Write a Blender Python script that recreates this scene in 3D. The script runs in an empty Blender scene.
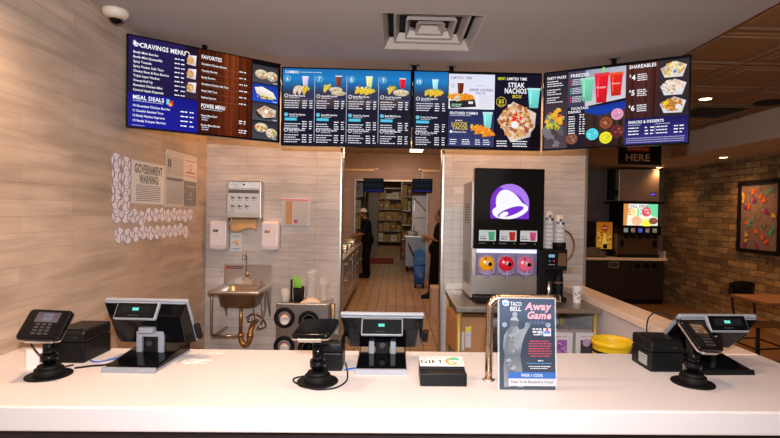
import bpy, bmesh, math, random
from mathutils import Vector, Matrix
random.seed(7)
PI = math.pi
sc = bpy.context.scene
col = sc.collection

# ------------------------------------------------------------------ camera
F = 475.0
cd = bpy.data.cameras.new('camera'); cam = bpy.data.objects.new('camera', cd); col.objects.link(cam)
cd.sensor_width = 36.0; cd.lens = F / 780 * 36; cd.shift_x = -17 / 780; cd.clip_end = 100; cd.clip_start = .05
EYE = 1.57
cam.matrix_world = (Matrix.Translation((0, 0, EYE)) @ Matrix.Rotation(-math.atan(12 / F), 4, 'Z')
                    @ Matrix.Rotation(PI / 2 - math.atan(7 / F), 4, 'X') @ Matrix.Rotation(math.radians(1.0), 4, 'Z'))
sc.camera = cam

# ------------------------------------------------------------------ materials
MATS = {}
def nodes(m):
    m.use_nodes = True
    return m.node_tree.nodes, m.node_tree.links, m.node_tree.nodes['Principled BSDF']
def mat(name, colour, rough=.5, metal=0.0, emit=None, es=0, alpha=1, trans=0, var=.12, vs=30, coat=0, bump=0, stretch=None):
    if name in MATS: return MATS[name]
    m = bpy.data.materials.new(name); N, L, b = nodes(m)
    b.inputs['Roughness'].default_value = rough; b.inputs['Metallic'].default_value = metal
    b.inputs['Coat Weight'].default_value = coat
    c = tuple(colour) + (1,)
    b.inputs['Base Color'].default_value = c
    if var or bump:
        tc = N.new('ShaderNodeTexCoord'); mp = N.new('ShaderNodeMapping'); L.new(tc.outputs['Object'], mp.inputs[0])
        if stretch: mp.inputs['Scale'].default_value = stretch
        no = N.new('ShaderNodeTexNoise'); no.inputs['Scale'].default_value = vs; no.inputs['Detail'].default_value = 4
        L.new(mp.outputs[0], no.inputs['Vector'])
        mx = N.new('ShaderNodeMix'); mx.data_type = 'RGBA'
        mx.inputs[6].default_value = tuple(x * (1 - var) for x in colour) + (1,)
        mx.inputs[7].default_value = tuple(min(1, x * (1 + var)) for x in colour) + (1,)
        L.new(no.outputs['Fac'], mx.inputs[0]); L.new(mx.outputs[2], b.inputs['Base Color'])
        mr = N.new('ShaderNodeMapRange'); mr.inputs[3].default_value = max(.02, rough - .08); mr.inputs[4].default_value = min(1, rough + .08)
        L.new(no.outputs['Fac'], mr.inputs[0]); L.new(mr.outputs[0], b.inputs['Roughness'])
        if bump:
            bp = N.new('ShaderNodeBump'); bp.inputs['Strength'].default_value = bump; bp.inputs['Distance'].default_value = .004
            L.new(no.outputs['Fac'], bp.inputs['Height']); L.new(bp.outputs[0], b.inputs['Normal'])
    if emit:
        b.inputs['Emission Color'].default_value = tuple(emit) + (1,); b.inputs['Emission Strength'].default_value = es
    if alpha < 1: b.inputs['Alpha'].default_value = alpha
    if trans: b.inputs['Transmission Weight'].default_value = trans; b.inputs['IOR'].default_value = 1.2
    MATS[name] = m
    return m

def brickmat(name, axes, bw, bh, c1, c2, cm, mortar=.002, off=.5, rough=.5, grain=None, bump=.3, gv=.25, big=0, ofreq=2, shift=(0, 0)):
    """tiles, planks or bricks laid in the plane of two world axes"""
    m = bpy.data.materials.new(name); N, L, b = nodes(m)
    tc = N.new('ShaderNodeTexCoord'); sp = N.new('ShaderNodeSeparateXYZ'); L.new(tc.outputs['Object'], sp.inputs[0])
    cb = N.new('ShaderNodeCombineXYZ'); L.new(sp.outputs[axes[0]], cb.inputs[0]); L.new(sp.outputs[axes[1]], cb.inputs[1])
    ad = N.new('ShaderNodeVectorMath'); ad.operation = 'ADD'; ad.inputs[1].default_value = (shift[0] + 50 * bw, shift[1] + 50 * bh, 0)
    L.new(cb.outputs[0], ad.inputs[0])
    br = N.new('ShaderNodeTexBrick'); br.inputs['Scale'].default_value = 1
    br.inputs['Brick Width'].default_value = bw; br.inputs['Row Height'].default_value = bh
    br.inputs['Mortar Size'].default_value = mortar; br.inputs['Mortar Smooth'].default_value = .2
    br.inputs['Color1'].default_value = c1 + (1,); br.inputs['Color2'].default_value = c2 + (1,); br.inputs['Mortar'].default_value = cm + (1,)
    br.offset = off; br.offset_frequency = ofreq
    L.new(ad.outputs[0], br.inputs['Vector'])
    out = br.outputs['Color']
    def mul(fac_out, lo, hi, prev):
        mr = N.new('ShaderNodeMapRange'); mr.inputs[1].default_value = .3; mr.inputs[2].default_value = .7
        mr.inputs[3].default_value = lo; mr.inputs[4].default_value = hi; L.new(fac_out, mr.inputs[0])
        vm = N.new('ShaderNodeVectorMath'); vm.operation = 'SCALE'; L.new(prev, vm.inputs[0]); L.new(mr.outputs[0], vm.inputs['Scale'])
        return vm.outputs[0]
    if grain:
        mp = N.new('ShaderNodeMapping'); mp.inputs['Scale'].default_value = grain; L.new(ad.outputs[0], mp.inputs[0])
        no = N.new('ShaderNodeTexNoise'); no.inputs['Scale'].default_value = 1; no.inputs['Detail'].default_value = 6; no.inputs['Distortion'].default_value = .6
        L.new(mp.outputs[0], no.inputs['Vector']); out = mul(no.outputs['Fac'], 1 - gv, 1 + gv * .5, out)
    if big:
        no2 = N.new('ShaderNodeTexNoise'); no2.inputs['Scale'].default_value = big; no2.inputs['Detail'].default_value = 3
        L.new(ad.outputs[0], no2.inputs['Vector']); out = mul(no2.outputs['Fac'], .75, 1.15, out)
    L.new(out, b.inputs['Base Color']); b.inputs['Roughness'].default_value = rough
    bp = N.new('ShaderNodeBump'); bp.inputs['Strength'].default_value = bump; bp.inputs['Distance'].default_value = .004; bp.invert = True
    L.new(br.outputs['Fac'], bp.inputs['Height']); L.new(bp.outputs[0], b.inputs['Normal'])
    MATS[name] = m
    return m

def attrmat(name, emit):
    """printed or lit picture whose colours are stored on the mesh"""
    m = bpy.data.materials.new(name); N, L, b = nodes(m)
    at = N.new('ShaderNodeAttribute'); at.attribute_name = 'Col'
    if emit:
        b.inputs['Base Color'].default_value = (.002, .002, .002, 1); b.inputs['Roughness'].default_value = .12; b.inputs['Specular IOR Level'].default_value = .12
        L.new(at.outputs['Color'], b.inputs['Emission Color']); b.inputs['Emission Strength'].default_value = emit
    else:
        L.new(at.outputs['Color'], b.inputs['Base Color']); b.inputs['Roughness'].default_value = .5
    MATS[name] = m
    return m

steel = mat('brushed_steel', (.62, .58, .54), .32, 1, var=.1, vs=60, stretch=(1, 1, 12))
steel_dark = mat('worn_steel', (.4, .36, .32), .38, 1, var=.15, vs=25)
chrome = mat('chrome', (.8, .78, .76), .12, 1, var=0)
black = mat('black_plastic', (.006, .006, .007), .38, var=.2)
blackg = mat('gloss_black', (.003, .003, .004), .14, var=0, coat=.08)
blackm = mat('matt_black', (.006, .005, .005), .6, var=.2)
for q in (black, blackg, blackm): q.node_tree.nodes['Principled BSDF'].inputs['Specular IOR Level'].default_value = .18
dgrey = mat('dark_grey_plastic', (.022, .022, .025), .45)
grey = mat('grey_plastic', (.24, .255, .29), .4)
lgrey = mat('light_grey_plastic', (.6, .61, .63), .35)
white = mat('white_plastic', (.8, .76, .76), .35, var=.04)
paper = mat('white_paper', (.82, .8, .78), .7, var=.05)
towel = mat('brown_paper_towel', (.55, .33, .16), .9)
card = mat('cardboard', (.42, .21, .09), .8, var=.15, vs=12)
card2 = mat('pale_cardboard', (.55, .36, .17), .8, var=.2, vs=10)
card3 = mat('yellow_cardboard', (.62, .48, .12), .8, var=.2, vs=10)
yellow = mat('yellow_plastic', (.85, .55, .01), .4, var=.05)
brass = mat('yellow_leg', (.5, .36, .12), .45, .5)
copper = mat('brass_trap', (.5, .27, .1), .4, .9, var=.25)
blue = mat('blue_plastic', (.01, .10, .42), .45)
clear = mat('clear_film', (.85, .83, .8), .12, alpha=.10, var=.1)
clearc = mat('clear_plastic', (.85, .85, .85), .15, alpha=.4, var=.05)
green = mat('green_straws', (.2, .62, .04), .4)
skin = mat('skin', (.32, .15, .09), .6, var=.08)
navy = mat('navy_cloth', (.006, .007, .013), .95)
blackc = mat('black_cloth', (.005, .0045, .005), .85)
navy.node_tree.nodes['Principled BSDF'].inputs['Specular IOR Level'].default_value = .08; blackc.node_tree.nodes['Principled BSDF'].inputs['Specular IOR Level'].default_value = .08
hairm = mat('dark_hair', (.012, .008, .006), .6)
capm = mat('white_cap', (.6, .58, .55), .8)
cupw = mat('white_cup', (.82, .78, .76), .5, var=.05)
wood = mat('brown_tabletop', (.20, .085, .03), .45, var=.3, vs=8, stretch=(1, 8, 1))
lit = attrmat('lit_screen', 1.0)
litd = attrmat('dim_screen', .6)
litb = attrmat('bright_sign', 1.0)
printm = attrmat('printed_sheet', 0)

# ------------------------------------------------------------------ mesh builder
class G:
    def __init__(s, M=None): s.v = []; s.f = []; s.M = M or Matrix.Identity(4); s.sm = []; s.mi = []; s.cm = 0
    def add(s, vs, fs, smooth=False):
        o = len(s.v); s.v += [s.M @ Vector(p) for p in vs]
        for f in fs: s.f.append([i + o for i in f]); s.sm.append(smooth); s.mi.append(s.cm)
        return s
    def box(s, x0, y0, z0, x1, y1, z1):
        x0, x1 = sorted((x0, x1)); y0, y1 = sorted((y0, y1)); z0, z1 = sorted((z0, z1))
        return s.add([(x0, y0, z0), (x1, y0, z0), (x1, y1, z0), (x0, y1, z0), (x0, y0, z1), (x1, y0, z1), (x1, y1, z1), (x0, y1, z1)],
                     [(0, 3, 2, 1), (4, 5, 6, 7), (0, 1, 5, 4), (1, 2, 6, 5), (2, 3, 7, 6), (3, 0, 4, 7)])
    def cyl(s, p0, p1, r0, r1=None, n=20, caps=True):
        r1 = r0 if r1 is None else r1; p0 = Vector(p0); p1 = Vector(p1); d = (p1 - p0).normalized()
        a = d.orthogonal().normalized(); b = d.cross(a)
        vs = []
        for p, r in ((p0, r0), (p1, r1)):
            for i in range(n):
                t = 2 * PI * i / n; vs.append(p + (a * math.cos(t) + b * math.sin(t)) * r)
        s.add(vs, [(i, (i + 1) % n, n + (i + 1) % n, n + i) for i in range(n)], True)
        if caps: s.add(vs, [tuple(range(n))[::-1], tuple(range(n, 2 * n))])
        return s
    def tube(s, pts, r, n=8, close=False, sub=4):
        P = [Vector(p) for p in pts]
        if sub > 1 and len(P) > 2:
            Q = []; m = len(P)
            for i in range(m - (0 if close else 1)):
                g = (lambda k: P[k % m]) if close else (lambda k: P[max(0, min(m - 1, k))])
                a, b, c, d = g(i - 1), g(i), g(i + 1), g(i + 2)
                for k in range(sub):
                    t = k / sub
                    Q.append(.5 * ((2 * b) + (c - a) * t + (2 * a - 5 * b + 4 * c - d) * t * t + (3 * b - a - 3 * c + d) * t ** 3))
            if not close: Q.append(P[-1])
            P = Q
        m = len(P); vs = []; pa = None
        for i, p in enumerate(P):
            t = (P[(i + 1) % m] - P[i - 1]) if close else (P[min(i + 1, m - 1)] - P[max(i - 1, 0)])
            t.normalize()
            a = t.orthogonal().normalized() if pa is None else (pa - t * pa.dot(t)).normalized()
            pa = a; b = t.cross(a); rr = r[min(i, len(r) - 1)] if isinstance(r, (list, tuple)) else r
            for k in range(n):
                w = 2 * PI * k / n; vs.append(p + (a * math.cos(w) + b * math.sin(w)) * rr)
        fs = []
        for i in range(m if close else m - 1):
            j = (i + 1) % m
            for k in range(n): fs.append((i * n + k, i * n + (k + 1) % n, j * n + (k + 1) % n, j * n + k))
        s.add(vs, fs, True)
        if not close: s.add(vs, [tuple(range(n))[::-1], tuple(range((m - 1) * n, m * n))])
        return s
    def lathe(s, prof, c=(0, 0, 0), n=24):
        vs = []; c = Vector(c)
        for r, z in prof:
            for i in range(n):
                t = 2 * PI * i / n; vs.append(c + Vector((r * math.cos(t), r * math.sin(t), z)))
        fs = []
        for j in range(len(prof) - 1):
            for i in range(n): fs.append((j * n + i, j * n + (i + 1) % n, (j + 1) * n + (i + 1) % n, (j + 1) * n + i))
        s.add(vs, fs, True)
        if prof[0][0] > 1e-4: s.add(vs, [tuple(range(n))[::-1]])
        if prof[-1][0] > 1e-4: s.add(vs, [tuple(range((len(prof) - 1) * n, len(prof) * n))])
        return s
    def prism(s, poly, a, b, axis='x'):
        """polygon in the two other axes, extruded along axis from a to b"""
        def P(p, t):
            return {'x': (t, p[0], p[1]), 'y': (p[0], t, p[1]), 'z': (p[0], p[1], t)}[axis]
        n = len(poly); vs = [P(p, a) for p in poly] + [P(p, b) for p in poly]
        return s.add(vs, [tuple(range(n))[::-1], tuple(range(n, 2 * n))] + [(i, (i + 1) % n, n + (i + 1) % n, n + i) for i in range(n)])
    def ball(s, c, r, n=14, sc_=(1, 1, 1), zlo=-1, zhi=1):
        vs = []; fs = []; m = n // 2; c = Vector(c)
        for j in range(m + 1):
            ph = math.asin(zlo) + (math.asin(zhi) - math.asin(zlo)) * j / m
            for i in range(n):
                t = 2 * PI * i / n
                vs.append(c + Vector((r * sc_[0] * math.cos(ph) * math.cos(t), r * sc_[1] * math.cos(ph) * math.sin(t), r * sc_[2] * math.sin(ph))))
        for j in range(m):
            for i in range(n): fs.append((j * n + i, j * n + (i + 1) % n, (j + 1) * n + (i + 1) % n, (j + 1) * n + i))
        return s.add(vs, fs, True)
    def build(s, name, m, parent=None, bevel=0, label=None, kind=None, seg=2, sub=0):
        me = bpy.data.meshes.new(name); me.from_pydata([tuple(v) for v in s.v], [], s.f)
        for k in (m if isinstance(m, (list, tuple)) else [m]): me.materials.append(k)
        for p, q, mi in zip(me.polygons, s.sm, s.mi): p.use_smooth = q; p.material_index = mi
        bm = bmesh.new(); bm.from_mesh(me); bmesh.ops.remove_doubles(bm, verts=bm.verts, dist=1e-6)
        bmesh.ops.recalc_face_normals(bm, faces=bm.faces); bm.to_mesh(me); bm.free()
        o = bpy.data.objects.new(name, me); col.objects.link(o)
        if parent: o.parent = parent
        if label: o['label'] = label
        if kind: o['kind'] = kind
        if bevel:
            b = o.modifiers.new('Bevel', 'BEVEL'); b.width = bevel; b.segments = seg; b.limit_method = 'ANGLE'; b.angle_limit = .7
        if sub:
            b = o.modifiers.new('Sub', 'SUBSURF'); b.levels = sub; b.render_levels = sub
        return o
def thing(name, label, cat, loc=(0, 0, 0), rz=0, group=None):
    o = bpy.data.objects.new(name, None); col.objects.link(o); o.empty_display_size = .05
    o.location = loc; o.rotation_euler = (0, 0, rz); o['label'] = label; o['category'] = cat
    if group: o['group'] = group
    return o
def tag(o, label, cat, group=None, kind=None):
    o['label'] = label; o['category'] = cat
    if group: o['group'] = group
    if kind: o['kind'] = kind
    return o
def children(o): return [c for c in bpy.data.objects if c.parent == o]
def dup(root, loc, rz=None, label=None, group=None, scale=None):
    r = root.copy(); col.objects.link(r); r.location = loc
    if rz is not None: r.rotation_euler = (0, 0, rz)
    if label: r['label'] = label
    if group: r['group'] = group
    if scale: r.scale = scale
    for ch in children(root):
        c = ch.copy(); col.objects.link(c); c.parent = r
        for g in children(ch):
            d = g.copy(); col.objects.link(d); d.parent = c
    return r
def struct(name, g, m, bevel=0): return g.build(name, m, None, bevel, kind='structure')
def bez(p, q, sag=.02, n=5):
    p = Vector(p); q = Vector(q)
    return [p.lerp(q, i / n) - Vector((0, 0, sag * 4 * (i / n) * (1 - i / n))) for i in range(n + 1)]

# ------------------------------------------------------------------ flat pictures
TC = {}
def textgeo(s, bold):
    k = (s, bold)
    if k in TC: return TC[k]
    cu = bpy.data.curves.new('t', 'FONT'); cu.body = s; cu.size = 1; cu.resolution_u = 2; cu.offset = .011 * bold
    if bold > 1.5: cu.space_character = 1.08
    ob = bpy.data.objects.new('t', cu); me = ob.to_mesh()
    v = [(p.co.x, p.co.y) for p in me.vertices]; f = [tuple(p.vertices) for p in me.polygons]
    ob.to_mesh_clear(); bpy.data.objects.remove(ob); bpy.data.curves.remove(cu)
    TC[k] = (v, f)
    return TC[k]
class Pic:
    """flat picture: u to the right, v downward, in metres from the top-left corner"""
    def __init__(s, w, h, axis='xz'): s.w = w; s.h = h; s.v = []; s.f = []; s.c = []; s.k = 0
    def poly(s, pts, c, lift=1):
        s.k += lift; o = len(s.v); y = -.00025 - .00006 * s.k
        s.v += [(u - s.w / 2, y, s.h / 2 - v) for u, v in pts]; s.f.append(list(range(o, o + len(pts))))
        cs = c if isinstance(c[0], (tuple, list)) else [c] * len(pts)
        s.c.append([tuple(q) for q in cs])
    def rect(s, u0, v0, u1, v1, c, c2=None):
        s.poly([(u0, v0), (u0, v1), (u1, v1), (u1, v0)], [c, c2 or c, c2 or c, c])
    def disc(s, u, v, r, c, r2=None, n=16, c2=None):
        r2 = r2 or r; s.poly([(u + r * math.cos(2 * PI * i / n), v - r2 * math.sin(2 * PI * i / n)) for i in range(n)],
                             [c if math.sin(2 * PI * i / n) > 0 or not c2 else c2 for i in range(n)])
    def ring(s, u, v, r, t, c, a0=0, a1=2 * PI, n=16, ry=None):
        ry = ry or r
        for i in range(n):
            a = a0 + (a1 - a0) * i / n; b = a0 + (a1 - a0) * (i + 1) / n
            s.poly([(u + r * math.cos(a), v - ry * math.sin(a)), (u + (r + t) * math.cos(a), v - (ry + t) * math.sin(a)),
                    (u + (r + t) * math.cos(b), v - (ry + t) * math.sin(b)), (u + r * math.cos(b), v - ry * math.sin(b))], c, 0)
        s.k += 1
    def text(s, t, u, v, h, c, bold=1, w=None, al='l', slant=0):
        """v is the top of the capitals, h their height"""
        V, Fs = textgeo(t, bold)
        if not V: return
        x0 = min(p[0] for p in V); x1 = max(p[0] for p in V); k = h / .72; kx = (w / (x1 - x0)) if w else k * .95
        W = (x1 - x0) * kx; du = {'l': 0, 'c': -W / 2, 'r': -W}[al]
        s.k += 1; y = -.00025 - .00006 * s.k; o = len(s.v)
        for p in V: s.v.append((u + du + (p[0] - x0) * kx + slant * p[1] * k - s.w / 2, y, s.h / 2 - (v + h) + p[1] * k))
        for f in Fs: s.f.append([i + o for i in f]); s.c.append([c] * len(f))
    def greek(s, u, v, w, h, c, rnd=random):
        """a line of print too small to read"""
        x = u; s.k += 1; v += h * .14; h *= .72
        while x < u + w - h:
            L = min(h * rnd.uniform(1.2, 4), u + w - x)
            s.poly([(x, v), (x, v + h), (x + L, v + h), (x + L, v)], c, 0); x += L + h * .55
    def blobs(s, u, v, rx, ry, cols, n, size, rnd=random):
        for i in range(n):
            a = rnd.uniform(0, 2 * PI); q = math.sqrt(rnd.random()); r = size * rnd.uniform(.5, 1.2)
            x = u + rx * q * math.cos(a); y = v + ry * q * math.sin(a); t = rnd.uniform(0, 3); m = 5
            s.poly([(x + r * rnd.uniform(.6, 1.1) * math.cos(t + 2 * PI * k / m), y - r * rnd.uniform(.6, 1) * math.sin(t + 2 * PI * k / m)) for k in range(m)],
                   rnd.choice(cols), .3)
    def taco(s, u, v, r, a=0, shell=(.75, .38, .03)):
        pts = []; n = 12
        for i in range(n + 1):
            t = PI * i / n; x = r * math.cos(t); y = r * .85 * math.sin(t)
            pts.append((u + x * math.cos(a) - y * math.sin(a), v - x * math.sin(a) - y * math.cos(a)))
        top = [(p[0] - .0 * r, p[1] - .12 * r) for p in pts]
        s.blobs(u - r * .1, v - r * .55, r * .9, r * .5, [(.15, .4, .03), (.9, .6, .1), (.6, .06, .02), (.9, .8, .5), (.2, .5, .05)], 16, r * .25)
        s.poly(pts, [tuple(k * (1 if i % 2 else .8) for k in shell) for i in range(n + 1)])
        s.blobs(u, v - r * .3, r * .7, r * .3, [tuple(k * 1.2 for k in shell), tuple(k * .7 for k in shell), tuple(k * .9 for k in shell)], 12, r * .14)
    def cup(s, u, v, w, h, c, lid=(.8, .8, .85), straw=None):
        if straw: s.poly([(u + w * .05, v - h * .25), (u + w * .05, v + .02 * h), (u + w * .2, v + .02 * h), (u + w * .2, v - h * .25)], straw)
        s.poly([(u - w / 2, v), (u - w * .36, v + h), (u + w * .36, v + h), (u + w / 2, v)], [tuple(x * 1.15 for x in c), tuple(x * .75 for x in c), tuple(x * .75 for x in c), c])
        s.rect(u - w * .54, v - h * .06, u + w * .54, v + h * .05, lid)
        s.rect(u - w * .3, v + h * .1, u - w * .2, v + h * .8, tuple(min(1, x * 1.3 + .05) for x in c))
    def burrito(s, u, v, rx, ry, wrap=(.75, .62, .45)):
        s.disc(u, v, rx, wrap, ry, c2=tuple(x * .5 for x in wrap)); s.blobs(u, v, rx * .8, ry * .8, [tuple(x * .85 for x in wrap), tuple(x * 1.1 for x in wrap)], 12, ry * .25)
        s.blobs(u + rx * .3, v, rx * .45, ry * .6, [(.6, .1, .03), (.2, .4, .05), (.9, .8, .6), (.5, .25, .08)], 12, ry * .3)
    def nachos(s, u, v, rx, ry):
        s.poly([(u - rx * 1.15, v - ry * .1), (u - rx * .3, v + ry * 1.2), (u + rx * 1.1, v + ry * .8), (u + rx * 1.2, v - ry * .5), (u - rx * .2, v - ry * 1.15)], [(.55, .42, .38), (.75, .62, .55), (.5, .38, .35), (.7, .58, .5), (.6, .5, .48)])
        s.blobs(u, v, rx * .98, ry * .95, [(.60, .28, .10), (.75, .45, .18), (.45, .16, .06), (.8, .62, .45), (.35, .09, .05), (.7, .35, .15)], 110, min(rx, ry) * .17)
    def build(s, name, m, parent=None, back=None, label=None, thick=.002):
        """gives the sheet a real thickness behind its printed face"""
        w, h = s.w / 2, s.h / 2
        if m is lit or m is litd: s.c = [[tuple(1.1 * x * x / (x + .022) for x in q) for q in c] for c in s.c]
        me = bpy.data.meshes.new(name); o = len(s.v)
        v = s.v + [(-w, 0, -h), (w, 0, -h), (w, 0, h), (-w, 0, h), (-w, thick, -h), (w, thick, -h), (w, thick, h), (-w, thick, h)]
        bf = [(0, 1, 2, 3), (5, 4, 7, 6), (4, 5, 1, 0), (5, 6, 2, 1), (6, 7, 3, 2), (7, 4, 0, 3)]
        if back is None: bf = []; v = s.v
        me.from_pydata(v, [], s.f + [[i + o for i in f] for f in bf])
        ca = me.color_attributes.new('Col', 'FLOAT_COLOR', 'CORNER'); k = 0
        cs = s.c + [[back] * 4] * len(bf)
        for p, c in zip(me.polygons, cs):
            for j in range(p.loop_total): ca.data[k].color = tuple(min(1.5, x) for x in c[j % len(c)]) + (1,); k += 1
        me.materials.append(m)
        ob = bpy.data.objects.new(name, me); col.objects.link(ob)
        if parent: ob.parent = parent
        if label: ob['label'] = label
        return ob
# ------------------------------------------------------------------ the setting
XL = -1.70; YB = 4.32; CEI = 2.70
m_wl = brickmat('plank_wall_left', (1, 2), .95, .077, (.56, .425, .325), (.47, .35, .26), (.34, .25, .19), .0010, .37, .5, (2.0, 14, 1), .12, .26, 1.5, 3, (.3, .02))
m_wb = brickmat('plank_wall_back', (0, 2), .62, .077, (.60, .53, .49), (.52, .455, .42), (.36, .30, .27), .0018, .37, .55, (5, 36, 1), .1, .14, 2.0, 3, (.1, .04))
m_ts = brickmat('small_wall_tile', (0, 2), .075, .075, (.60, .59, .59), (.55, .54, .54), (.36, .40, .39), .003, 0, .35, (3, 3, 1), .2, .1)
m_qt = brickmat('quarry_tile_floor', (0, 1), .159, .159, (.48, .29, .17), (.42, .25, .14), (.11, .055, .03), .007, 0, .42, (6, 6, 1), .5, .2, .6, 2, (.122, 0))
m_bk = brickmat('brown_brick_wall', (1, 2), .30, .092, (.46, .30, .13), (.19, .115, .05), (.12, .07, .035), .006, .5, .85, (9, 30, 1), .9, .45, 3)
m_gt = brickmat('grey_wall_tile', (0, 2), .3, .15, (.20, .17, .15), (.17, .145, .13), (.11, .09, .08), .005, .5, .4, (3, 3, 1), .3, .1)
m_kt = brickmat('kitchen_wall_tile', (0, 2), .12, .12, (.48, .33, .27), (.46, .31, .25), (.32, .21, .17), .003, 0, .4, (3, 3, 1), .2, .1)
m_kl = brickmat('kitchen_side_tile', (1, 2), .12, .12, (.48, .36, .30), (.46, .33, .27), (.32, .23, .18), .003, 0, .4, (3, 3, 1), .2, .1)
m_df = brickmat('dining_floor_tile', (0, 1), .6, .3, (.20, .105, .05), (.17, .09, .04), (.10, .05, .025), .004, .5, .4, (4, 2, 1), .2, .3, 1)
m_ce = mat('painted_ceiling', (.39, .35, .34), .85, var=.04, vs=3)
m_kc = mat('kitchen_ceiling', (.50, .36, .25), .85, var=.05, vs=3)
m_so = mat('painted_soffit', (.60, .47, .36), .8, var=.05, vs=3)
m_tin = mat('bronze_tin_ceiling', (.30, .165, .075), .5, .15, var=.15, vs=3)
m_gr = mat('ceiling_grid', (.24, .14, .08), .5, .1)

g = G(); g.box(XL, -1.5, -.1, 1.6, 26, 0); struct('floor', g, m_qt)
g = G(); g.box(1.6, -1.5, -.1, 5.3, 9.1, 0); struct('floor', g, m_df)
g = G(); g.box(XL - .12, -1.5, 0, XL, 11.5, 3.0); struct('wall_left', g, m_wl)
g = G(); g.box(XL, YB, 0, -.485, YB + .12, 2.70); struct('wall_back', g, m_wb)
g = G(); g.box(.424, YB, 1.62, 1.76, YB + .12, 2.70).box(.70, YB, .86, 1.76, YB + .12, 1.62); struct('wall_back', g, m_wb)
g = G(); g.box(.424, YB, 0, .70, YB + .12, 1.62).box(.70, YB, 0, 1.76, YB + .12, .86); struct('wall_back', g, m_ts)
g = G(); g.box(1.64, YB + .12, 0, 1.76, 9.0, 2.97); struct('wall_divider', g, m_kl)
g = G(); g.box(1.76, 9.0, 0, 5.27, 9.12, 2.8); struct('wall_far', g, m_gt)
g = G(); g.box(5.15, -1.5, 0, 5.27, 9.0, 2.8); struct('wall_right', g, m_bk)
# kitchen end wall with a wide opening
g = G(); g.box(XL, 11.5, 0, -.98, 11.62, 2.97).box(.775, 11.5, 0, 1.64, 11.62, 2.97).box(-.98, 11.5, 2.31, .775, 11.62, 2.97); struct('wall_kitchen', g, m_kt)
g = G(); g.box(XL, YB + .12, 2.97, 1.76, 11.62, 3.07); struct('ceiling', g, m_kc)
g = G(); g.box(XL - .12, 11.62, 0, XL, 26, 3.1).box(1.64, 11.62, 0, 1.76, 26, 3.1).box(XL, 25, 0, 1.64, 25.1, 3.1); struct('wall_storage', g, mat('storage_wall', (.42, .33, .24), .7))
g = G(); g.box(XL, 11.62, 3.0, 1.76, 26, 3.1); struct('ceiling', g, m_kc)
# ceiling over the service area, leaving a hole above the air diffuser
V0 = (-.105, 2.72, .505, 3.325)
g = G(); g.box(XL, -1.5, CEI, 1.99, V0[1], CEI + .1).box(XL, V0[3], CEI, 1.99, YB + .12, CEI + .1)
g.box(XL, V0[1], CEI, V0[0], V0[3], CEI + .1).box(V0[2], V0[1], CEI, 1.99, V0[3], CEI + .1)
g.box(1.74, YB + .12, CEI, 1.99, 7.0, CEI + .1); struct('ceiling', g, m_ce)
# tin tile ceiling over the dining room
g = G(); g.box(1.99, -1.5, 2.765, 4.1, 7.05, 2.82)
T = .66
for i in range(4):
    for j in range(-1, 12):
        x0 = 1.99 + i * T + .03; y0 = -.35 + j * T + .03; x1 = min(x0 + T - .06, 4.1); y1 = y0 + T - .06
        if x1 - x0 < .2 or y0 > 6.9: continue
        y1 = min(y1, 7.0)
        for k, (a, z) in enumerate(((.045, 2.756), (.085, 2.747))):
            g.box(x0 + a, y0 + a, z, x1 - a, y1 - a, 2.766)
struct('ceiling', g, m_tin, .006)
g = G()
for i in range(4): g.box(1.99 + i * T - .012, -1.5, 2.75, 1.99 + i * T + .012, 7.0, 2.766)
for j in range(-1, 12): g.box(1.99, -.35 + j * T - .012, 2.7505, 4.1, -.35 + j * T + .012, 2.7655)
struct('trim_1', g, m_gr)
g = G(); g.box(4.1, -1.5, 2.44, 5.15, 9.0, 2.8).box(1.76, 7.0, 2.44, 4.1, 9.0, 2.8); struct('ceiling', g, m_so)
# steel corner guards on the wall ends
g = G(); g.box(-.500, YB - .004, 0, -.481, YB, 2.70).box(-.485, YB - .004, 0, -.481, YB + .125, 2.70); struct('trim_2', g, steel)
g = G(); g.box(.420, YB - .004, 0, .440, YB, 2.70).box(.420, YB - .004, 0, .424, YB + .125, 2.70); struct('trim_3', g, steel)
g = G(); g.box(1.735, YB - .004, .93, 1.764, YB, 2.70).box(1.76, YB - .004, .93, 1.764, YB + .125, 2.70); struct('trim_4', g, steel)
g = G(); g.box(-.995, 11.46, 0, -.955, 11.5, 2.34).box(.755, 11.46, 0, .795, 11.5, 2.34).box(-.955, 11.46, 2.30, .755, 11.5, 2.34)
struct('trim_5', g, steel_dark, .004)
g = G(); g.box(-.96, 17.0, 0, -.62, 17.3, 3.0); struct('wall_post', g, mat('grey_wall_end', (.33, .31, .30), .6))
# half-height wall with a pale cap running back to the wall
g = G(); g.box(1.57, 2.23, 0, 1.735, YB + .12, .87); struct('wall_low', g, mat('white_panel', (.62, .60, .62), .5, var=.05))
m_top = mat('solid_surface_top', (.68, .625, .62), .35, var=.01, vs=120)
m_cap = mat('cap_surface', (.84, .68, .56), .35, var=.01, vs=120)
g = G(); g.box(1.55, 2.2155, .87, 1.745, YB - .001, .92); tag(struct('counter_cap', g, m_cap, .004), 'pale peach cap along the top of the half-height wall on the right', 'countertop')
# main service counter
g = G(); g.prism([(XL + .002, 1.556), (1.745, 1.553), (1.745, 2.205), (XL + .002, 2.215)], .838, .92, 'z')
tag(g.build('countertop', m_top, None, .006), 'long white service countertop running across the whole foreground', 'countertop')
g = G(); g.box(XL + .005, 1.62, .1, 1.70, 2.17, .838).box(XL + .005, 1.68, 0, 1.70, 2.15, .1)
tag(g.build('base_cabinet', mat('dark_laminate', (.012, .008, .010), .5), None, .003), 'dark base cabinet under the white service countertop', 'cabinet')

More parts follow.
